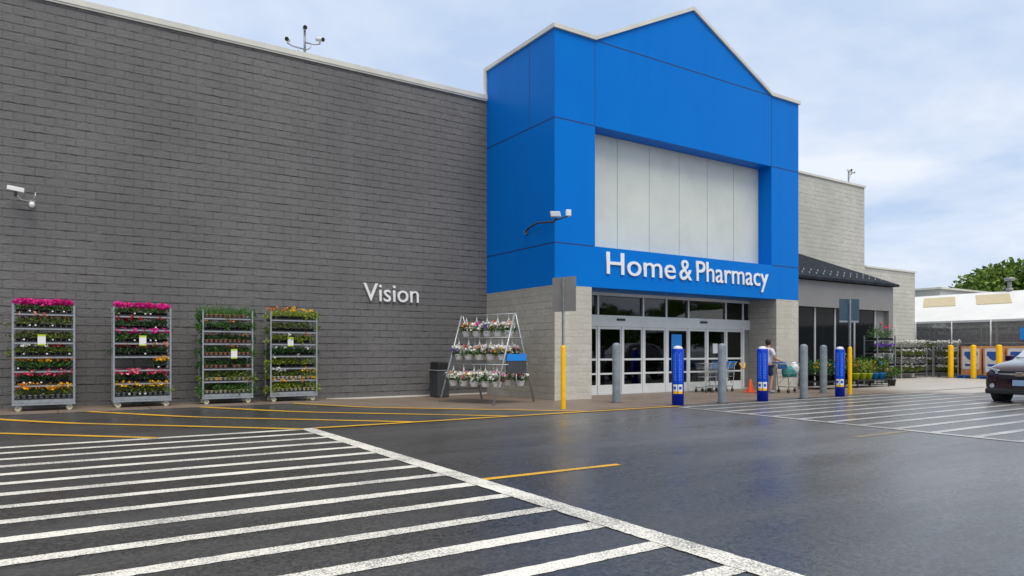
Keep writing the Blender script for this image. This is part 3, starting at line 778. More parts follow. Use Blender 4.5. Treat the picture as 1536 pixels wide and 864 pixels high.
def make_basket():
    t = thing('hanging_basket', 'x', 'hanging basket', (0, 0, 0), 0, 'white hanging baskets on the A-frame rack')
    m = MB(); m.lathe([(.001, -.58), (.085, -.58), (.095, -.56), (.135, -.43), (.14, -.42), (.135, -.42), (.12, -.44), (.001, -.44)], (0, 0, 0), 16); m.build('pot', M['white'], t, world=False)
    m = MB(); m.tube([(.02, 0, .02), (0, 0, .03), (-.02, 0, .01), (0, 0, -.03), (0, 0, -.08)], .006, 5)
    for a in (0, 2.1, 4.2): m.tube([(0, 0, -.08), (.13 * math.cos(a), .13 * math.sin(a), -.42)], .005, 4)
    m.box(-.012, -.004, -.14, .012, .004, -.06, 0)
    m.build('hanger', M['white'], t, world=False)
    return t
bk_pot = make_basket()
first = True; rowname = {.75: 'lowest row', 1.26: 'middle row', 1.715: 'top row'}
colsets = [('white', 'red'), ('white', 'salmon'), ('white', 'pink'), ('white', 'yellow'), ('white', 'rust'), ('white', 'magenta'), ('white', 'purple')]
ordn = ['first', 'second', 'third', 'fourth', 'fifth']; bi = 0
for side, hh, us in ((-1, .75, (.08, .28, .48, .69, .9)), (-1, 1.26, (.06, .25, .46, .67, .88)), (-1, 1.715, (.1, .3, .5, .7, .9)), (1, 1.26, (.15, .38, .62, .86)), (1, .75, (.15, .4, .65, .9))):
    for i, u in enumerate(us):
        bi += 1; rng = random.Random(900 + bi)
        t = bk_pot if first else copy_tree(bk_pot); first = False
        t.location = bar_pt(side, hh, u) - Vector((0, 0, .02)); t.rotation_euler = (0, 0, rng.uniform(0, 6))
        cs = colsets[bi % 7]
        t['label'] = 'white basket of %s and %s flowers, %s from left in %s on rack %s' % (cs[0], cs[1], ordn[i], rowname[hh], 'front' if side < 0 else 'back')
for i, t in enumerate([o for o in bpy.data.objects if o.get('category') == 'hanging basket']):
    rng = random.Random(50 + i); cs = None
    for c_ in colsets:
        if ('of %s and %s flowers' % c_) in t['label']: cs = c_; break
    f = MB(); f.leaves((0, 0, -.36), (.19, .19, .11), 200, .075, rng, 0, .55, .1); f.build('foliage', LEAF['green'], t, world=False)
    f = MB()
    for q in range(46):
        a = rng.uniform(0, 6.28); r_ = .20 * math.sqrt(rng.random()); f.leaves((r_ * math.cos(a), r_ * math.sin(a), -.31 + rng.uniform(-.07, .09)), (.016, .016, .012), 6, .075, rng, 0 if rng.random() < .8 else 1, .85, .5)
    f.build('flowers', [FL[cs[0]], FL[cs[1]]], t, world=False)
# sign board at the right end
sp_ = bar_pt(1, .9, 1.0) + Ld * .06 - Dd * .42
t = thing('sign_board', 'dark board with bright blue header at the right end of the basket rack', 'sign', sp_ + Vector((0, 0, -.45)))
ax = (Dd * .6 + Ld * .15).normalized(); ay = Vector((-ax.y, ax.x, 0)); c0 = Vector(t.location)
m = MB(); m.obox(c0 + Vector((0, 0, .17)), ax * .33, ay * .02, (0, 0, .17)); m.build('board', M['darkgrey'], t)
m = MB(); m.obox(c0 + Vector((0, 0, .43)), ax * .33, ay * .028, (0, 0, .09)); m.build('header', M['brightblue'], t)
m = MB(); m.tube([c0 + Vector((0, 0, 0)), c0 + Vector((0, 0, -.35))], .015, 6); m.build('post', M['steel'], t)
# bin behind the rack
bx, by = 6.95 * U, 13.55 * U
t = thing('litter_bin', 'dark grey bin with black hooded top against the grey wall', 'bin', (bx, by, 0))
m = MB(); m.prismy([(bx - .19, .02), (bx + .19, .02), (bx + .21, .80), (bx - .21, .80)], by - .28, by + .28); m.build('body', M['darkgrey'], t, bevel=.02)
m = MB(); m.box(bx - .26, by - .30, .805, bx + .24, by + .3, .84); m.build('rim', M['greyalu'], t, bevel=.01)
m = MB(); m.prismy([(bx - .2, .845), (bx + .19, .845), (bx + .17, 1.08), (bx - .18, 1.08)], by - .27, by + .27); m.build('hood', M['black'], t, bevel=.03)

# ------------------------------------------------------------------ bollards and sign posts
def bollard(kind, x, y, label, h, r, group):
    t = thing('bollard', label, 'bollard', (x * U, y * U, 0.006), 0, group)
    m = MB()
    if kind == 'sleeve':
        m.lathe([(r * .8, 0), (r * .8, h - .02), (r * .78, h + .03), (r * .5, h + .07), (.001, h + .08)], (0, 0, 0), 20); m.build('post', M['pale'], t, world=False)
        m = MB(); m.lathe([(r * .84, .0), (r, .0), (r, h), (r * .84, h)], (0, 0, 0), 24); sl = m.build('sleeve', M['sleeve'], t, world=False)
        # printed panels wrap around: facing camera and sides
        ac = math.atan2(-y, -x)
        for a0 in (ac - .86, ac + .06):
            m = MB(); rr = r + .0025; a1 = a0 + .80
            def wrap(z0, z1, b0, b1, mi):
                n_ = 6; vs = []
                for i in range(n_ + 1):
                    a = b0 + (b1 - b0) * i / n_
                    for rad in (rr, r - .004):
                        for z in (z0, z1): vs.append((rad * math.cos(a), rad * math.sin(a), z))
                fs = []
                for i in range(n_):
                    o = i * 4; fs += [(o, o + 4, o + 5, o + 1), (o + 1, o + 5, o + 7, o + 3), (o, o + 2, o + 6, o + 4)]
                fs += [(0, 1, 3, 2), (n_ * 4, n_ * 4 + 2, n_ * 4 + 3, n_ * 4 + 1)]
                m.add(vs, fs, mi)
            wrap(.30, .36, a0, a1, 1); wrap(.361, .54, a0, a1, 0); wrap(.56, h - .03, a0, a1, 4)
            rr += .002
            m.obox((rr * 1.01 * math.cos(a0 + .36), rr * 1.01 * math.sin(a0 + .36), .45), (.034 * -math.sin(a0 + .36), .034 * math.cos(a0 + .36), 0), (.003 * math.cos(a0 + .36), .003 * math.sin(a0 + .36), 0), (0, 0, .036), 2)
            rg = random.Random(int(x * 10)); 
            for row in (a0 + .12, a0 + .42):
                z = .64
                while z < h - .14:
                    L = rg.uniform(.03, .06); wrap(z, z + L, row, row + .13, 3); z += L + rg.uniform(.012, .03)
            m.build('printed_panel', [M['white'], M['yellowpaint'], M['navy'], M['sleevetext'], M['sleevepanel']], sl, world=False)
    else:
        m.lathe([(r * 1.0, 0), (r, h - .07), (r * .85, h - .025), (r * .5, h), (.001, h + .01)], (0, 0, 0), 20)
        m.build('post', M['yellowpaint'] if kind == 'yellow' else M['greypaint'], t, world=False)
        m = MB(); m.lathe([(r * 1.5, 0), (r * 1.5, .012), (r * 1.02, .016)], (0, 0, 0), 20); m.build('base_collar', M['darkgrey'], t, world=False)
    return t
bollard('grey', 9.11, 10.25, 'grey steel bollard in front of the left sliding door', 1.62, .112, 'grey bollards')
bollard('grey', 10.72, 9.03, 'grey steel bollard between the first two blue sleeved bollards', 1.6, .112, 'grey bollards')
bollard('grey', 13.2, 8.96, 'grey steel bollard in front of the cart with teal bags', 1.6, .112, 'grey bollards')
bollard('grey', 15.3, 9.86, 'grey steel bollard by the green potted plants, rightmost grey one', 1.6, .112, 'grey bollards')
bollard('sleeve', 9.63, 9.14, 'blue sleeved bollard in front of the blue door poster', 1.46, .152, 'blue sleeved bollards')
bollard('sleeve', 11.83, 8.95, 'blue sleeved bollard half hiding the person in white', 1.46, .152, 'blue sleeved bollards')
bollard('sleeve', 14.5, 8.95, 'blue sleeved bollard beside the yellow sign post', 1.46, .140, 'blue sleeved bollards')
yb = [(28, 12.87, 'yellow bollard in front of the plant racks, leftmost of the garden yard'), (28, 12.1, 'yellow bollard before the first display panel'),
      (28, 11.27, 'yellow bollard just behind the car bonnet'), (28, 10.42, 'yellow bollard at the right edge above the windscreen')]
for x, y, l in yb: bollard('yellow', x, y, l, 1.72, .13, 'yellow bollards before the garden yard')
def signpost(x, y, label, mat, dirv, w, z0, z1, ztop, split):
    t = thing('sign_post', label, 'sign', (x * U, y * U, .006), 0, 'signs on yellow posts')
    m = MB(); m.lathe([(.062, 0), (.062, 1.48), (.05, 1.53), (.03, 1.54), (.001, 1.54)], (0, 0, 0), 16); m.build('yellow_sleeve', M['yellowpaint'], t, world=False)
    m = MB(); m.box(-.024, -.024, 1.53, .024, .024, ztop); m.build('pole', M['steel'], t, world=False)
    a = Vector(dirv).normalized(); b = Vector((-a.y, a.x, 0)); b = b if b.y > 0 else -b
    m = MB()
    m.obox(b * .035 + Vector((0, 0, (z0 + z1) / 2)), a * w / 2, b * .004, (0, 0, (z1 - z0) / 2))
    if split: m.obox(b * .045 + Vector((0, 0, z0 - .02)), a * w * .48, b * .004, (0, 0, .04), 1)
    for zz in (z0 + .12, z1 - .12): m.obox(b * .028 + Vector((0, 0, zz)), a * .05, b * .004, (0, 0, .012), 1)
    m.build('sign_plate', [mat, M['steel']], t, world=False)
signpost(7.33, 9.62, 'sign seen from behind on yellow post at corner of the tower', M['signback'], (.25, -.97, 0), .72, 2.36, 3.2, 3.16, False)
signpost(15.42, 9.27, 'teal backed double sign on yellow post by the plant carts', M['signteal'], (.92, -.39, 0), .72, 2.40, 3.10, 3.08, True)

# ------------------------------------------------------------------ posters on glass
t = MB(); t.box(12.62 * U, (DY - .034) * U, .98 * U, 12.98 * U, (DY - .026) * U, 1.42 * U); t.box(12.62 * U, (DY - .034) * U, .55 * U, 12.98 * U, (DY - .026) * U, .975 * U)
tag(t.build('door_poster', M['brightblue']), 'bright blue poster on the middle sliding door', 'poster')
t = MB(); t.box(14.14 * U, (DY - .012) * U, .95 * U, 14.32 * U, (DY - .006) * U, 1.2 * U)
tag(t.build('paper_notice', M['white']), 'small white paper notice taped on the right door', 'notice')

# ------------------------------------------------------------------ traffic cone
t = thing('traffic_cone', 'orange traffic cone standing behind the second blue bollard', 'cone', (14.08 * U, 11.0 * U, .006))
m = MB(); m.lathe([(.13, .03), (.03, .44), (.022, .45), (.001, .45)], (0, 0, 0), 18); m.build('cone', M['orange'], t, world=False)
m = MB(); m.box(-.19, -.19, 0, .19, .19, .03); m.build('base', M['orange'], t, world=False, bevel=.01)

# ------------------------------------------------------------------ shopping carts
def make_cart():
    t = thing('shopping_cart', 'x', 'shopping cart', (0, 0, 0))
    L = .92; w0, w1 = .25, .19   # rear (handle) half width, front half width ; front is +x
    m = MB()
    def ring(z, k): return [(-L / 2 + .05 * k, -w0 + .03 * k, z), (L / 2 - .06 * k, -w1 + .02 * k, z), (L / 2 - .06 * k, w1 - .02 * k, z), (-L / 2 + .05 * k, w0 - .03 * k, z)]
    for z, k, r in ((.98, 0, .011), (.82, .5, .005), (.66, 1, .005), (.52, 1.4, .009)):
        q = ring(z, k); q = q + [q[0]]
        for a, b_ in zip(q, q[1:]): m.tube([a, b_], r, 5)
    top = ring(.98, 0); bot = ring(.52, 1.4)
    for e_ in range(4):
        n_ = 13 if e_ in (0, 2) else 7
        a0, a1 = Vector(top[e_]), Vector(top[(e_ + 1) % 4]); b0_, b1 = Vector(bot[e_]), Vector(bot[(e_ + 1) % 4])
        for i in range(n_ + 1):
            u = i / n_; m.tube([a0.lerp(a1, u), b0_.lerp(b1, u)], .0035, 4)
    for i in range(8):
        u = i / 7; m.tube([Vector(bot[0]).lerp(Vector(bot[3]), u), Vector(bot[1]).lerp(Vector(bot[2]), u)], .0035, 4)
    m.build('basket', M['steel'], t, world=False)
    m = MB()
    for sy in (-1, 1):
        m.tube([(-L / 2 - .08, sy * .25, 1.02), (-L / 2 + .02, sy * .24, .9), (-L / 2 + .1, sy * .24, .2), (L / 2 - .05, sy * .2, .17)], .014, 6)
        m.tube([(-.1, sy * .21, .5), (-L / 2 + .13, sy * .23, .3)], .01, 5)
    m.tube([(-L / 2 + .1, -.24, .2), (-L / 2 + .1, .24, .2)], .012, 6); m.tube([(L / 2 - .06, -.2, .17), (L / 2 - .06, .2, .17)], .012, 6)
    for i in range(5): m.tube([(-L / 2 + .1, -.15 + .075 * i, .2), (L / 2 - .06, -.13 + .065 * i, .17)], .006, 4)
    m.build('base_frame', M['steel'], t, world=False)
    m = MB(); m.tube([(-L / 2 - .08, -.27, 1.02), (-L / 2 - .08, .27, 1.02)], .02, 8); m.build('handle', M['brightblue'], t, world=False)
    m = MB(); m.box(-L / 2 + .03, -.2, .80, -L / 2 + .045, .2, .96); m.build('child_seat', M['brightblue'], t, world=False)
    for sx in (-L / 2 + .1, L / 2 - .08):
        for sy in (-.21, .21):
            m = MB(); m.tube([(sx, sy - .015, .062), (sx, sy + .015, .062)], .06, 12); m.box(sx - .01, sy - .02, .06, sx + .01, sy + .02, .19, 1); m.build('castor', [M['rubber'], M['steel']], t, world=False)
    return t
cart0 = make_cart()
rowl = ['front', 'middle', 'rear']
for i in range(3):
    t = cart0 if i == 0 else copy_tree(cart0)
    t.location = ((13.3 + .22 * i) * U, (11.62) * U, .006); t.rotation_euler = (0, 0, math.pi + R(2))
    tag(t, 'empty wire cart, %s of the nested row before the doors' % rowl[i], 'shopping cart', 'shopping carts')
# yellow strap on the last cart
m = MB(); cx, cy = 14.15 * U, 11.3 * U
for dx in (-.14, .14): m.tube([(cx + dx, cy, 1.0), (cx + dx * .5, cy - .04, .84), (cx, cy - .05, .80)], .022, 6)
tag(m.build('cart_strap', M['yellowpaint']), 'yellow safety strap looped over the last nested cart', 'strap')
PCX, PCY = 14.86 * U, 10.42 * U; prz = R(-8)
t = copy_tree(cart0); t.location = (PCX, PCY, .006); t.rotation_euler = (0, 0, prz)
tag(t, 'wire cart loaded with teal bags, pushed by the person in white', 'shopping cart', 'shopping carts')
def bag(dx, dy, z, label, mat):
    m = MB(); rng = random.Random(int(dx * 100) + 7); rings = []
    for zz, r in ((0, .13), (.08, .16), (.2, .155), (.3, .12), (.36, .06)): rings.append((r, zz))
    m.lathe([(.001, 0)] + rings + [(.02, .38)], (0, 0, 0), 14)
    m.v = [(x * (1 + rng.uniform(-.12, .12)), y * (1 + rng.uniform(-.12, .12)), z_) for x, y, z_ in m.v]
    o = m.build('shopping_bag', mat); o.location = (PCX + dx, PCY + dy, z); return tag(o, label, 'bag', 'bags in the pushed cart')
bag(-.26, .0, .54, 'teal bag at the near end of the pushed cart', M['teal']); bag(.05, 0.02, .54, 'teal bag at the front of the pushed cart', M['teal'])
bag(.12, -.02, .66, 'white bag piled on the teal bags in the cart', M['white'])

# ------------------------------------------------------------------ person
def skin_obj(name, verts, edges, radii, mat, parent, sub=2, root=0):
    me = bpy.data.meshes.new(name); me.from_pydata(verts, edges, []); o = bpy.data.objects.new(name, me); C.objects.link(o)
    md = o.modifiers.new('s', 'SKIN'); md.use_smooth_shade = True
    sv = me.skin_vertices[0].data
    for i, r in enumerate(radii): sv[i].radius = (r, r) if not isinstance(r, tuple) else r
    sv[root].use_root = True
    sb = o.modifiers.new('d', 'SUBSURF'); sb.levels = sb.render_levels = sub
    dg = bpy.context.evaluated_depsgraph_get(); m2 = bpy.data.meshes.new_from_object(o.evaluated_get(dg))
    bpy.data.objects.remove(o); m2.materials.clear(); m2.materials.append(mat)
    o = bpy.data.objects.new(name, m2); C.objects.link(o); o.parent = parent
    return o
per = thing('person', 'person in white shirt and dark shorts pushing a cart past the doors', 'person', (14.16 * U, 10.58 * U, .006), prz)
# local: +x walking direction
V_ = [(0, 0, .95), (0, 0, 1.12), (.02, 0, 1.32), (.03, 0, 1.45), (.04, 0, 1.53), (.06, 0, 1.63), (.075, 0, 1.72),   # 0-6 spine head
      (0, -.09, .90), (.10, -.10, .50), (.02, -.10, .10), (.14, -.11, .04),     # 7-10 right leg
      (0, .09, .90), (-.12, .10, .50), (-.30, .10, .16), (-.20, .11, .05),         # 11-14 left leg
      (.02, -.19, 1.42), (.08, -.25, 1.16), (.36, -.22, 1.07), (.45, -.20, 1.05),     # 15-18 right arm
      (.02, .19, 1.42), (.08, .25, 1.16), (.36, .22, 1.07), (.45, .20, 1.05)]
E_ = [(0, 1), (1, 2), (2, 3), (3, 4), (4, 5), (5, 6), (0, 7), (7, 8), (8, 9), (9, 10), (0, 11), (11, 12), (12, 13), (13, 14), (3, 15), (15, 16), (16, 17), (17, 18), (3, 19), (19, 20), (20, 21), (21, 22)]
Rr = [(.14, .11), (.13, .10), (.15, .11), (.10, .08), .05, (.085, .075), (.07, .06), .085, .06, .042, .035, .085, .06, .042, .035, .055, .043, .033, .03, .055, .043, .033, .03]
skin_obj('body', V_, E_, Rr, M['skin'], per)
for sy in (-1, 1):   # hands with fingers curled round the handle
    hv = [(.45, sy * .20, 1.05), (.49, sy * .20, 1.045)]; he = [(0, 1)]; hr = [.026, .028]
    for k in range(4):
        n0 = len(hv); yy = sy * .20 + (k - 1.5) * .018
        hv += [(.515, yy, 1.06), (.535, yy, 1.045), (.53, yy, 1.02)]; he += [(1, n0), (n0, n0 + 1), (n0 + 1, n0 + 2)]; hr += [.010, .0095, .008]
    n0 = len(hv); hv += [(.48, sy * .17, 1.03), (.51, sy * .165, 1.015)]; he += [(0, n0), (n0, n0 + 1)]; hr += [.011, .009]
    skin_obj('hand', hv, he, hr, M['skin'], per, 1)
skin_obj('shirt', [(0, 0, .93), (0, 0, 1.12), (.02, 0, 1.32), (.03, 0, 1.455), (.02, -.19, 1.43), (.07, -.245, 1.22), (.02, .19, 1.43), (.07, .245, 1.22)],
         [(0, 1), (1, 2), (2, 3), (3, 4), (4, 5), (3, 6), (6, 7)], [(.19, .15), (.18, .14), (.19, .14), (.115, .10), .08, .065, .08, .065], M['shirt'], per)
skin_obj('shorts', [(0, 0, .93), (0, -.09, .86), (.075, -.10, .56), (0, .09, .86), (-.09, .10, .56)], [(0, 1), (1, 2), (0, 3), (3, 4)], [(.16, .12), .11, .085, .11, .085], M['shorts'], per)
m = MB(); m.lathe([(.001, .115), (.05, .105), (.085, .06), (.095, .0), (.088, -.06), (.06, -.10)], (.045, 0, 1.70), 14); m.build('hair', M['hair'], per, world=False)
m = MB()
for sy in (-1, 1):
    m.lathe([(.001, .02), (.014, .01), (.014, -.01), (.001, -.02)], (.085, sy * .088, 1.665), 8)
m.add([(.135, -.012, 1.665), (.135, .012, 1.665), (.16, 0, 1.64), (.14, 0, 1.69)], [(0, 2, 3), (1, 3, 2), (0, 1, 2)]); m.build('face_features', M['skin'], per, world=False)
for (fx, fy, fz) in ((.06, -.105, 0), (-.25, .105, .02)):
    m = MB(); m.tube([(fx - .08, fy, .055 + fz), (fx + .02, fy, .06 + fz), (fx + .12, fy, .04 + fz), (fx + .17, fy, .035 + fz)], [.045, .05, .04, .025], 10); m.build('shoe', M['shoe'], per, world=False)

# ------------------------------------------------------------------ potted plant display by the annex
def make_flatcart(label, x, y, L, d):
    t = thing('display_cart', label, 'display cart', (x * U, y * U, .006), 0, 'black display carts by the annex')
    m = MB(); m.box(-L / 2, -d / 2, .26, L / 2, d / 2, .31); m.build('deck', M['black'], t, world=False, bevel=.01)
    m = MB()
    for sx in (-L / 2 + .06, L / 2 - .06):
        for sy in (-d / 2 + .05, d / 2 - .05): m.box(sx - .02, sy - .02, .12, sx + .02, sy + .02, .26)
        m.tube([(sx, -d / 2 + .05, .15), (sx, d / 2 - .05, .15)], .012, 6)
    m.build('legs', M['black'], t, world=False)
    for sx in (-L / 2 + .12, L / 2 - .12):
        for sy in (-d / 2 + .06, d / 2 - .06):
            c = MB(); c.tube([(sx, sy - .02, .06), (sx, sy + .02, .06)], .058, 12); c.build('castor', M['rubber'], t, world=False)
    return t
make_flatcart('long black wheeled plant cart nearest the tower', 17.05, 11.0, 1.7, .9)
make_flatcart('long black wheeled plant cart holding lime and blue pots', 18.9, 10.95, 2.4, .9)
def potted(x, y, z, label, pot, leaf, flower, s=1.0, h=.35, seed=0, nl=170):
    rng = random.Random(seed)
    t = thing('potted_plant', label, 'potted plant', (x * U, y * U, z), 0, 'potted plants by the annex')
    m = MB(); m.lathe([(.001, 0), (.11 * s, 0), (.15 * s, .2 * s), (.16 * s, .2 * s), (.16 * s, .23 * s), (.13 * s, .22 * s), (.001, .21 * s)], (0, 0, 0), 14); m.build('pot', M[pot], t, world=False)
    m = MB()
    for q in range(5):
        a = rng.uniform(0, 6.28); rr = .12 * s
        m.leaves((rr * math.cos(a), rr * math.sin(a), .22 * s + h * rng.uniform(.25, .95)), (.19 * s, .19 * s, h * .4), nl // 4, .085 * s + .02, rng, 0, .5, .5)
    for q in range(4): m.tube([(0, 0, .2 * s), (rng.uniform(-.1, .1), rng.uniform(-.1, .1), .2 * s + h * .8)], .006, 4)
    m.build('foliage', LEAF[leaf], t, world=False)
    if flower:
        m = MB()
        for q in range(6):
            a = rng.uniform(0, 6.28); rr = .2 * s * math.sqrt(rng.random()); m.leaves((rr * math.cos(a), rr * math.sin(a), .22 * s + h * rng.uniform(.5, 1.05)), (.02, .02, .02), 6, .06, rng, 0, .8, .4)
        m.build('flowers', FL[flower], t, world=False)
    return t
zc = .317
pots_ = [(16.65, 10.85, 'black', 'green', 'yellow', 'bushy plant with small yellow blooms beside the grey bollard', 1, .45),
 (16.72, 11.15, 'black', 'dark', None, 'dark leafy plant at the back left of the first cart', 1, .5),
 (17.0, 10.85, 'black', 'dark', 'rust', 'dark plant with rust blooms in the middle of the first cart', 1, .38),
 (17.35, 10.9, 'black', 'dark', None, 'dark green plant behind the small blue sign', 1, .42),
 (17.3, 11.2, 'black', 'green', None, 'tall green plant at the back right of the first cart', 1, .5),
 (18.22, 10.8, 'limepot', 'olive', 'rust', 'olive plant in a lime pot, left of the second cart', 1.1, .45),
 (18.52, 10.78, 'limepot', 'lime', None, 'yellow green plant in a lime pot', 1.1, .48),
 (18.4, 11.12, 'black', 'olive', 'rust', 'tall olive plant at the back of the second cart', 1.1, .6),
 (18.82, 10.78, 'limepot', 'olive', 'red', 'olive plant with red blooms in a lime pot', 1.05, .42),
 (18.85, 11.12, 'black', 'green', None, 'tall green shrub in the middle back of the second cart', 1.1, .55),
 (19.1, 10.78, 'bluepot', 'green', 'yellow', 'yellow blooms in a blue pot next to the lime pots', 1.05, .4),
 (19.38, 10.78, 'bluepot', 'olive', 'yellow', 'olive plant in a blue pot, second blue pot from the lime ones', 1.05, .42),
 (19.32, 11.12, 'black', 'dark', 'yellow', 'dark plant with yellow blooms at the back right of the second cart', 1.1, .5),
 (19.62, 10.85, 'bluepot', 'green', 'salmon', 'green plant in a blue pot at the right end of the cart', 1.05, .38)]
for i, (x, y, pt, lf, fw, lab, s_, hh) in enumerate(pots_): potted(x, y, zc, lab, pt, lf, fw, s_, hh, 300 + i)
potted(20.15, 10.85, .012, 'low green plant on the ground at the right of the carts', 'black', 'green', 'salmon', 1.1, .4, 330)
def tagsign(x, y, z, w, label):
    t = thing('price_sign', label, 'sign', (x * U, y * U, z))
    m = MB(); m.box(-w / 2, -.006, .25, w / 2, .006, .25 + w * .55); m.box(-w / 2 + .02, -.009, .25 + .02, w / 2 - .02, -.0065, .25 + w * .2, 1); m.build('board', [M['brightblue'], M['white']], t, world=False)
    m = MB(); m.tube([(0, 0, 0), (0, 0, .25)], .006, 5); m.build('stake', M['steel'], t, world=False)
tagsign(17.15, 10.68, .55, .30, 'small blue price sign among the plants of the first cart')
tagsign(19.25, 10.66, .62, .22, 'small blue price sign above the blue pots')
def rackunit(name, label, x, y, w, d, H, nsh, rz, group, progs, seed, tl_):
    t = thing(name, label, 'plant rack', (x * U, y * U, .006), rz, group)
    m = MB()
    for px_ in (-w / 2, w / 2):
        for py in (-d / 2, d / 2): m.box(px_ - .02, py - .02, 0.0, px_ + .02, py + .02, H)
    m.build('frame', M['steel'], t, world=False)
    for k in range(nsh):
        z = .25 + (H - .45) * k / (nsh - 1); s = MB(); s.box(-w / 2 + .021, -d / 2, z - .02, w / 2 - .021, d / 2, z); s.build('shelf', M['steel'], t, world=False)
        lf, fw, desc, nf, hh = progs[k % len(progs)]
        q = make_tray('%s, %s shelf, %s' % (desc, ['lowest', 'second lowest', 'second highest', 'top'][k], tl_), (0, 0, 0), w - .02, d - .02, seed + k, lf, fw, hh, nf, 'black', cat='plant tray', group='plant trays on the racks', fsize=.07)
        q.location = (x * U, y * U, .006 + z + .001); q.rotation_euler = (0, 0, rz)
    return t
rackunit('plant_rack', 'tall steel rack of pink, green and purple plants by the annex corner', 20.55, 11.42, 1.35, .55, 2.05, 4, 0, None,
         [('dark', 'yellow', 'dark plants with yellow blooms', 14, .3), ('dark', 'white', 'dark foliage plants', 10, .3), ('dark', 'purple', 'deep purple bedding plants', 34, .2), ('green', 'pink', 'tall green plants', 8, .46)], 500, 'rack by the annex corner')

# ------------------------------------------------------------------ garden yard
FX = 29.0
fen = thing('yard_fence', 'tall chain link garden yard fence with steel posts and rails', 'fence', (FX * U, 12 * U, .006))
m = MB(); y = 16.0
ylist = [16.0 - 1.35 * i for i in range(12)]
for y in ylist:
    m = MB(); m.tube([(FX * U, y * U, 0), (FX * U, y * U, 2.18 * U)], .045, 8); m.build('post', M['steel'], fen)
m = MB()
for z in (2.1, 1.3, .08): m.tube([(FX * U, 16 * U, z * U), (FX * U, ylist[-1] * U, z * U)], .028, 6)
m.build('rail', M['steel'], fen)
def meshmat():
    m_, nt, b = nmat('chain_link'); co = objco(nt)
    sp = nt.nodes.new('ShaderNodeSeparateXYZ'); nt.links.new(co, sp.inputs[0])
    a = math_(nt, 'ADD', sp.outputs[1], sp.outputs[2]); c = math_(nt, 'SUBTRACT', sp.outputs[1], sp.outputs[2])
    def tri(v): return math_(nt, 'PINGPONG', v, .035)
    k = math_(nt, 'MINIMUM', tri(a), tri(c))
    al = math_(nt, 'LESS_THAN', k, .0075)
    nt.links.new(al, b.inputs['Alpha']); b.inputs['Base Color'].default_value = (.35, .36, .37, 1); b.inputs['Roughness'].default_value = .45; b.inputs['Metallic'].default_value = .5
    return m_
M['chain'] = meshmat()
m = MB(); ub(m, FX - .002, ylist[-1], .08, FX + .002, 16.0, 2.1); m.build('mesh', M['chain'], fen)
gp = [('olive', 'white', 'olive perennials with pale blooms', 40, .26), ('grey', 'white', 'grey leaved perennials', 40, .26), ('olive', 'white', 'olive plants with white blooms', 60, .24), ('grey', 'white', 'grey shrubs with pale blooms', 60, .26)]
rackunit('plant_rack', 'steel plant rack standing against the low pale wall', 26.6, 13.7, 2.5, .6, 1.7, 4, 0, 'garden racks before the fence', gp, 580, 'rack against pale wall')
for i, yy in enumerate((15.0, 14.1, 13.2)):
    nm = ['leftmost garden rack', 'middle garden rack', 'garden rack beside the first yellow bollard'][i]
    rackunit('plant_rack', 'steel plant rack against the yard fence, ' + nm, 28.55, yy, 1.2, .6, 1.7, 4, R(-90), 'garden racks before the fence', gp[i:] + gp[:i], 520 + 10 * i, nm)
gy = [('dark', 'white', 'dark plants', 20, .3), ('grey', 'purple', 'grey leaved plants', 30, .45), ('purple', 'white', 'grey and purple plants', 60, .5), ('grey', 'purple', 'tall grey leaved plants', 30, .42)]
for i, yy in enumerate((15.4, 13.5, 11.6, 9.7)):
    nm = ['far left', 'left of centre', 'right of centre', 'far right'][i]
    rackunit('plant_rack', 'plant rack inside the yard behind the fence, %s one' % nm, 30.2, yy, 2.4, .8, 2.75, 4, R(-90), 'racks inside the yard', gy, 600 + 10 * i, '%s rack inside yard' % nm)
for i, (ya, yb2) in enumerate(((12.74, 12.05), (11.98, 11.3), (11.23, 10.55))):
    lab = ['orange framed panel with blue print by the second yellow bollard', 'orange framed display panel with blue print, middle one behind the car', 'orange framed display panel at the right edge behind the windscreen'][i]
    x = 28.5 * U; yc = (ya + yb2) / 2 * U; w = (ya - yb2) * U
    t = thing('display_stand', lab, 'display stand', (x, yc, .006), 0, 'orange framed display stands')
    m = MB(); m.box(0, -w / 2, .16, .45, w / 2, 1.66); m.box(-.02, -w / 2, .50, -.001, -w / 2 + .07, 1.66); m.box(-.02, w / 2 - .07, .50, -.001, w / 2, 1.66)
    m.box(-.02, -w / 2 + .071, 1.56, -.001, w / 2 - .071, 1.66); m.box(-.02, -w / 2, .16, -.001, w / 2, .28)
    m.build('cabinet', M['orangeframe'], t, world=False)
    m = MB(); m.box(-.012, -w / 2 + .072, .46, -.0015, w / 2 - .072, 1.555); m.build('panel', M['pale'], t, world=False)
    m = MB(); prof = [(-.30, 1.38), (.30, 1.38), (.32, 1.22), (.18, 1.02), (0, .9), (-.18, 1.02), (-.32, 1.22)]
    n_ = len(prof); vs = [(-.018, y_, z_) for y_, z_ in prof] + [(-.0125, y_, z_) for y_, z_ in prof]
    m.add(vs, [tuple(range(n_)), tuple(reversed(range(n_, 2 * n_)))] + [(i_, i_ + n_, (i_ + 1) % n_ + n_, (i_ + 1) % n_) for i_ in range(n_)])
    m.box(-.017, -.28, .62, -.0125, .28, .74); m.build('blue_print', M['navy'], t, world=False)
    p = thing('pallet', ['blue pallet under the left display panel', 'blue pallet in front of the middle display panel', 'blue pallet in front of the right display panel'][i], 'pallet', (x - .5, yc - .05, .006), 0, 'blue pallets')
    m = MB()
    for q in range(5): m.box(-.3 + .13 * q, -.42, .11, -.3 + .13 * q + .09, .42, .135)
    for q in (-.4, 0, .36): m.box(-.3, q - .03, 0, .32, q + .05, .109)
    m.build('boards', M['palletblue'], p, world=False)
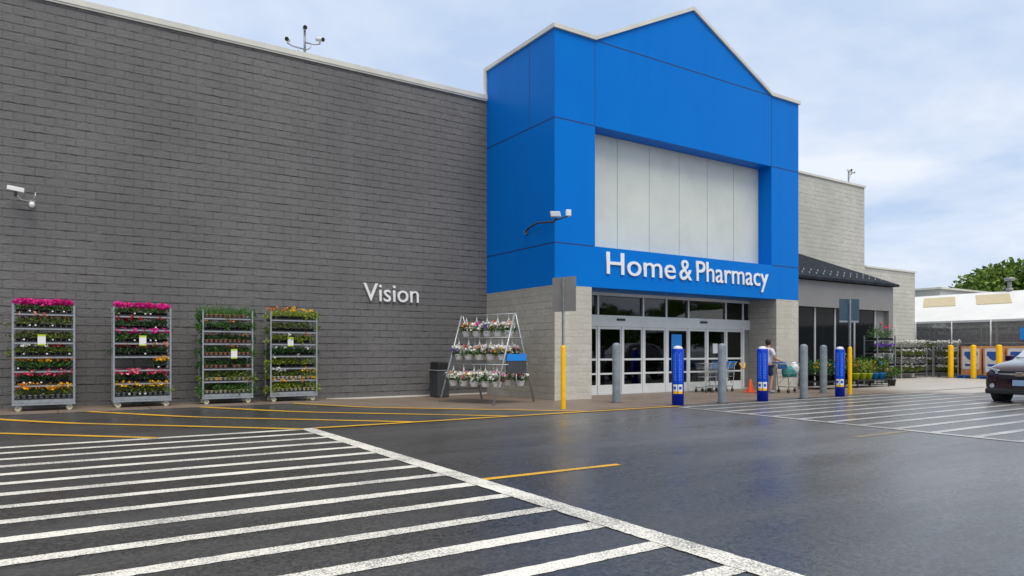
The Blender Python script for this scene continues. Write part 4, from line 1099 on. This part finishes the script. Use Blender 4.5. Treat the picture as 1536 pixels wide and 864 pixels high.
m = MB(); m.box((FX - .04) * U, 10.55 * U, 1.42 * U, (FX - .02) * U, 11.0 * U, 1.85 * U)
tag(m.build('yard_sign', M['brightblue']), 'blue sign hung on the yard fence at the right edge', 'sign')
# canopy building
cb = thing('garden_canopy', 'low white roofed garden canopy with tan skylights behind the fence', 'canopy building', (33 * U, 12 * U, 0))
def rz_(x): return 2.2 + (x - 29.4) * (3.5 - 2.2) / (33 - 29.4)
m = MB()
poly = [(29.4, 2.2), (33, 3.5), (36.6, 2.2), (36.6, 2.1), (33, 3.4), (29.4, 2.1)]
m.prismy([(a * U, b * U) for a, b in poly], -6 * U, 16.75 * U); roof = m.build('roof', M['canopyroof'], cb)
def patch(x0, x1, ya, yb_, sk):
    m = MB(); dz = .012
    P = [(x0, ya + sk), (x1, ya), (x1, yb_), (x0, yb_ + sk)]
    top = [(x * U, y * U, (rz_(x)) * U + .03) for x, y in P]; bt = [(a, b, c - .026) for a, b, c in top]
    m.add(top + bt, [(0, 3, 2, 1), (0, 1, 5, 4), (1, 2, 6, 5), (2, 3, 7, 6), (3, 0, 4, 7)]); m.build('skylight', M['tan'], roof)
patch(31.3, 32.6, 16.1, 14.8, -.6); patch(31.3, 32.6, 14.0, 12.75, -.6); patch(31.3, 32.6, 11.6, 10.4, -.6)
m = MB()
vx, vy = 33.0 * U, 12.9 * U; m.tube([(vx, vy, 3.45 * U), (vx, vy, 4.02 * U)], .1, 10); m.tube([(vx, vy, 3.92 * U), (vx, vy, 4.05 * U)], .26, 10); m.tube([(vx, vy, 3.5 * U), (vx, vy, 3.62 * U)], .18, 10)
m.build('roof_vent', M['greyalu'], cb)
m = MB(); ub(m, 36.0, -6, 0, 36.2, 16.7, 2.1); ub(m, 29.6, 16.5, 0, 36.0, 16.7, 2.1); m.build('back_wall', M['farwall'], cb)
for yy in (16.2, 12, 8, 4): m = MB(); ub(m, 29.7, yy, 0, 29.78, yy + .08, 2.1); m.build('column', M['steel'], cb)
fb_ = thing('warehouse', 'flat pale building seen behind the canopy roof', 'building', (40 * U, 24 * U, 0))
m = MB(); ub(m, 36.8, 17.4, 0, 48, 32, 4.1); m.build('wall', M['farwall'], fb_)
m = MB(); ub(m, 36.7, 17.3, 4.1, 48.1, 32.1, 4.2); m.build('coping', M['coping'], fb_)

# ------------------------------------------------------------------ trees
def tree(x, y, H, rad, seed, label, nclump=80, ls=.6):
    rng = random.Random(seed); t = thing('deciduous_tree', label, 'tree', (x * U, y * U, 0), 0, 'trees behind the garden yard')
    m = MB(); m.tube([(0, 0, 0), (.1, 0, H * .25), (0, .1, H * .45), (.1, 0, H * .7)], [.35, .28, .2, .08], 8)
    cl = []
    for i in range(nclump):
        a = rng.uniform(0, 6.28); v = rng.uniform(0, 1); zz = H * (.28 + .66 * v); rr = rad * math.sin(math.pi * (.18 + .74 * v)) ** .7 * math.sqrt(rng.uniform(.1, 1))
        cl.append((rr * math.cos(a), rr * math.sin(a), zz))
    for c in cl[::3]: m.tube([(0, 0, c[2] * .6), (c[0] * .5, c[1] * .5, c[2] * .82), c], [.12, .07, .03], 5)
    m.build('trunk', M['bark'], t, world=False)
    f = MB()
    for c in cl:
        s = rng.uniform(.6, 1.35); f.leaves(c, (1.25 * s, 1.25 * s, .85 * s), int(170 * s), ls * .6, rng, 0, .7, .2, .25)
    f.build('crown', LEAF['tree'], t, world=False)
for i, (x, y, H, rd, lab) in enumerate(((48.9, 21.9, 7.4, 2.4, 'lower leafy tree at the left end of the tree row'), (49.5, 20.4, 10.6, 3.6, 'tallest leafy green tree in the middle of the row'), (52, 18.6, 9.7, 3.5, 'leafy tree right of the tallest one, behind the roof vent'),
        (53, 15.5, 9.8, 3.6, 'leafy tree at the right edge of the photo'), (54, 23.5, 9.0, 3.2, 'leafy tree partly hidden behind the tallest one'))):
    tree(x + .5, y - .4, H * .86, rd * 1.05, 70 + i, lab)

# trees across the parking lot, seen only mirrored in the doors and windows
rt = None
for i in range(13):
    rg = random.Random(800 + i)
    if i % 4 == 0:
        tree(36 + i * 4.2, -23 - rg.uniform(0, 5), 7 + i * .5, 3.4 + i * .1, 820 + i, 'tree across the parking lot mirrored in the store glass', 40)
        rt = [o for o in bpy.data.objects if o.name.startswith('deciduous_tree') and o.parent is None][-1]
        rts = [o for o in bpy.data.objects if o.get('label') == 'tree across the parking lot mirrored in the store glass']; rt = rts[-1]
        rt['group'] = 'trees across the parking lot'
    else:
        c_ = copy_tree(rt); c_.location = ((36 + i * 4.2) * U, (-23 - rg.uniform(0, 5)) * U, 0); c_.rotation_euler = (0, 0, rg.uniform(0, 6))

# ------------------------------------------------------------------ car
car = thing('parked_car', 'dark maroon sport utility vehicle entering the picture at right', 'car', (17.02 * U, 5.72 * U, 0.0), math.pi + R(-3)); car.scale = (1.05, 1.05, 1.09)
# local: +x = front ; length 4.6, width 1.84
st = [ # x, half width, z bottom, z shoulder(belt), z top (roof or bonnet), half width of top
 (2.28, .70, .30, .62, .70, .58), (2.20, .86, .24, .70, .84, .74), (2.00, .915, .22, .80, .95, .80), (1.55, .925, .22, .88, 1.02, .80), (1.05, .925, .22, .95, 1.09, .78),
 (.85, .925, .22, .97, 1.13, .77), (.15, .925, .22, .99, 1.60, .62), (-.3, .925, .22, 1.0, 1.67, .61), (-1.2, .925, .22, 1.02, 1.66, .60), (-1.75, .915, .24, 1.05, 1.58, .58),
 (-2.15, .90, .28, 1.06, 1.20, .70), (-2.30, .80, .36, 1.0, 1.08, .66)]
m = MB(); vs = []; ring_n = 14
for x, hw, zb, zs_, zt, tw in st:
    half = [(0, zb), (hw * .9, zb), (hw, zb + .12), (hw * 1.0, (zb + zs_) / 2), (hw * .985, zs_ - .03), (hw * .96, zs_ + .02), (tw + .02, zt - .035), (tw * .85, zt)]
    ring = half + [(0, zt + .012)] + [(-a, b) for a, b in reversed(half[1:])]
    vs += [(x, a, b) for a, b in ring]
n_ = 16; fs = []
for i in range(len(st) - 1):
    for k in range(n_):
        k2 = (k + 1) % n_; fs.append((i * n_ + k, (i + 1) * n_ + k, (i + 1) * n_ + k2, i * n_ + k2))
fs += [tuple(range(n_)), tuple(reversed(range((len(st) - 1) * n_, len(st) * n_)))]
m.add(vs, fs, 0, True); body = m.build('body', M['carpaint'], car, world=False)
sb = body.modifiers.new('d', 'SUBSURF'); sb.levels = sb.render_levels = 2
def carpt(x, fr_):  # not used by others
    pass
m = MB()  # windscreen, laid just above the body between bonnet and roof
m.add([(.90, -.70, 1.135), (.90, .70, 1.135), (.20, .57, 1.60), (.20, -.57, 1.60), (.86, -.70, 1.12), (.86, .70, 1.12), (.16, .57, 1.585), (.16, -.57, 1.585)],
      [(0, 1, 2, 3), (4, 7, 6, 5), (0, 4, 5, 1), (1, 5, 6, 2), (2, 6, 7, 3), (3, 7, 4, 0)])
m.build('windscreen', M['lamp'], car, world=False)  # pale lens colour stands in for sky reflected in the windscreen
for sy in (-1, 1):
    m = MB(); pl = [(.55, 1.06), (.05, 1.53), (-.45, 1.58), (-.5, 1.06)]; pl2 = [(-.56, 1.06), (-.52, 1.58), (-1.35, 1.55), (-1.6, 1.10)]
    for q in (pl, pl2):
        a = [(x, sy * (.905 - (z - 1.0) * .50), z) for x, z in q]; b = [(x, y * .97, z) for x, y, z in a]
        m.add(a + b, [(0, 1, 2, 3), (7, 6, 5, 4), (0, 4, 5, 1), (1, 5, 6, 2), (2, 6, 7, 3), (3, 7, 4, 0)])
    m.build('side_window', M['glass'], car, world=False)
    m = MB(); m.obox((.55, sy * 1.02, 1.10), (.06, 0, 0), (0, .10, 0), (0, 0, .075)); m.build('wing_mirror', M['carpaint'], car, world=False, bevel=.03)
    m = MB(); m.add([(2.27, sy * .52, .72), (2.27, sy * .52, .82), (2.05, sy * .90, .90), (2.12, sy * .90, .76), (2.20, sy * .50, .72), (2.2, sy * .5, .82), (1.98, sy * .84, .88), (2.0, sy * .84, .76)],
        [(0, 1, 2, 3), (0, 4, 5, 1), (1, 5, 6, 2), (2, 6, 7, 3), (3, 7, 4, 0), (7, 6, 5, 4)]); m.build('headlight', M['lamp'], car, world=False, bevel=.01)
    m = MB(); m.tube([(2.22, sy * .66, .42), (2.275, sy * .66, .42)], .055, 12); m.build('fog_lamp', M['lamp'], car, world=False)
m = MB(); m.box(2.22, -.50, .60, 2.30, .50, .80); m.box(2.301, -.48, .70, 2.315, .48, .735, 1); m.obox((2.32, 0, .72), (.008, 0, 0), (0, .09, 0), (0, 0, .05), 1)
m.build('grille', [M['black'], M['chrome']], car, world=False, bevel=.008)
m = MB(); m.box(2.05, -.82, .22, 2.31, .82, .36); m.build('lower_bumper', M['cladding'], car, world=False, bevel=.04)
m = MB(); m.box(2.30, -.155, .44, 2.325, .155, .58, 0); m.build('number_plate', M['plate'], car, world=False)
for sx in (1.40, -1.32):
    for sy in (-1, 1):
        m = MB(); m.tube([(sx, sy * .70, .35), (sx, sy * .935, .35)], .40, 24); m.build('wheel_arch', M['cladding'], car, world=False)
        w = MB(); w.tube([(sx, sy * .70, .34), (sx, sy * .72, .34), (sx, sy * .92, .34), (sx, sy * .945, .34)], [.30, .34, .34, .31], 28); wh = w.build('wheel', M['rubber'], car, world=False)
        r_ = MB(); r_.tube([(sx, sy * .93, .34), (sx, sy * .952, .34)], .20, 20); r_.build('rim', M['steel'], wh, world=False)

# ------------------------------------------------------------------ sky and light
w = bpy.data.worlds.new('World'); sc.world = w; w.use_nodes = True
nt = w.node_tree; bg = nt.nodes['Background']
sky = nt.nodes.new('ShaderNodeTexSky'); sky.sky_type = 'NISHITA'; sky.sun_disc = False
SEL, SAZ = R(64), R(182)     # elevation; azimuth clockwise from +Y
sky.sun_elevation = SEL; sky.sun_rotation = SAZ
tc = nt.nodes.new('ShaderNodeTexCoord'); sx = nt.nodes.new('ShaderNodeSeparateXYZ'); nt.links.new(tc.outputs['Generated'], sx.inputs[0])
zz = math_(nt, 'ADD', math_(nt, 'MAXIMUM', sx.outputs[2], 0.0), .16)
cbn = nt.nodes.new('ShaderNodeCombineXYZ'); nt.links.new(math_(nt, 'DIVIDE', sx.outputs[0], zz), cbn.inputs[0]); nt.links.new(math_(nt, 'DIVIDE', sx.outputs[1], zz), cbn.inputs[1])
n1 = noise(nt, cbn.outputs[0], 1.1, 8, .58, .25); n2 = noise(nt, cbn.outputs[0], .35, 5, .55, .2)
cloud = mixcol(nt, ramp(nt, n1, [(.36, 0.), (.63, 1.)]), (4.9, 6.15, 8.3), (8.1, 8.6, 9.4))
cloud = mixcol(nt, ramp(nt, n2, [(.42, 0.), (.62, .3)]), cloud, (5.6, 6.75, 8.9))
cloud = mixcol(nt, ramp(nt, sx.outputs[2], [(.02, .7), (.13, 0.)]), cloud, (6.8, 7.4, 8.3))
cloud = mixcol(nt, ramp(nt, sx.outputs[2], [(.5, 0.), (.75, .8)]), cloud, (7.2, 7.6, 8.1))
col = mixcol(nt, .92, sky.outputs[0], cloud)
nt.links.new(col, bg.inputs['Color']); bg.inputs['Strength'].default_value = .1
sd = bpy.data.lights.new('sun', 'SUN'); sd.energy = 2.3; sd.angle = R(40); sd.color = (1, .93, .82)
so = bpy.data.objects.new('sun', sd); C.objects.link(so)
dirv = Vector((math.sin(SAZ) * math.cos(SEL), math.cos(SAZ) * math.cos(SEL), math.sin(SEL)))
so.rotation_euler = dirv.to_track_quat('Z', 'Y').to_euler(); so.location = (0, -10, 30)

cam = bpy.data.cameras.new('camera'); co_ = bpy.data.objects.new('camera', cam); C.objects.link(co_)
co_.location = (0, 0, U); co_.rotation_euler = (R(90), 0, R(-33.1)); cam.sensor_width = 36; cam.lens = 36 * 1044.5 / 1536
cam.shift_y = 95 / 1536; cam.clip_end = 6000; cam.clip_start = .05; sc.camera = co_
sc.view_settings.view_transform = 'Standard'; sc.view_settings.look = 'None'; sc.view_settings.exposure = .17; sc.view_settings.gamma = 1
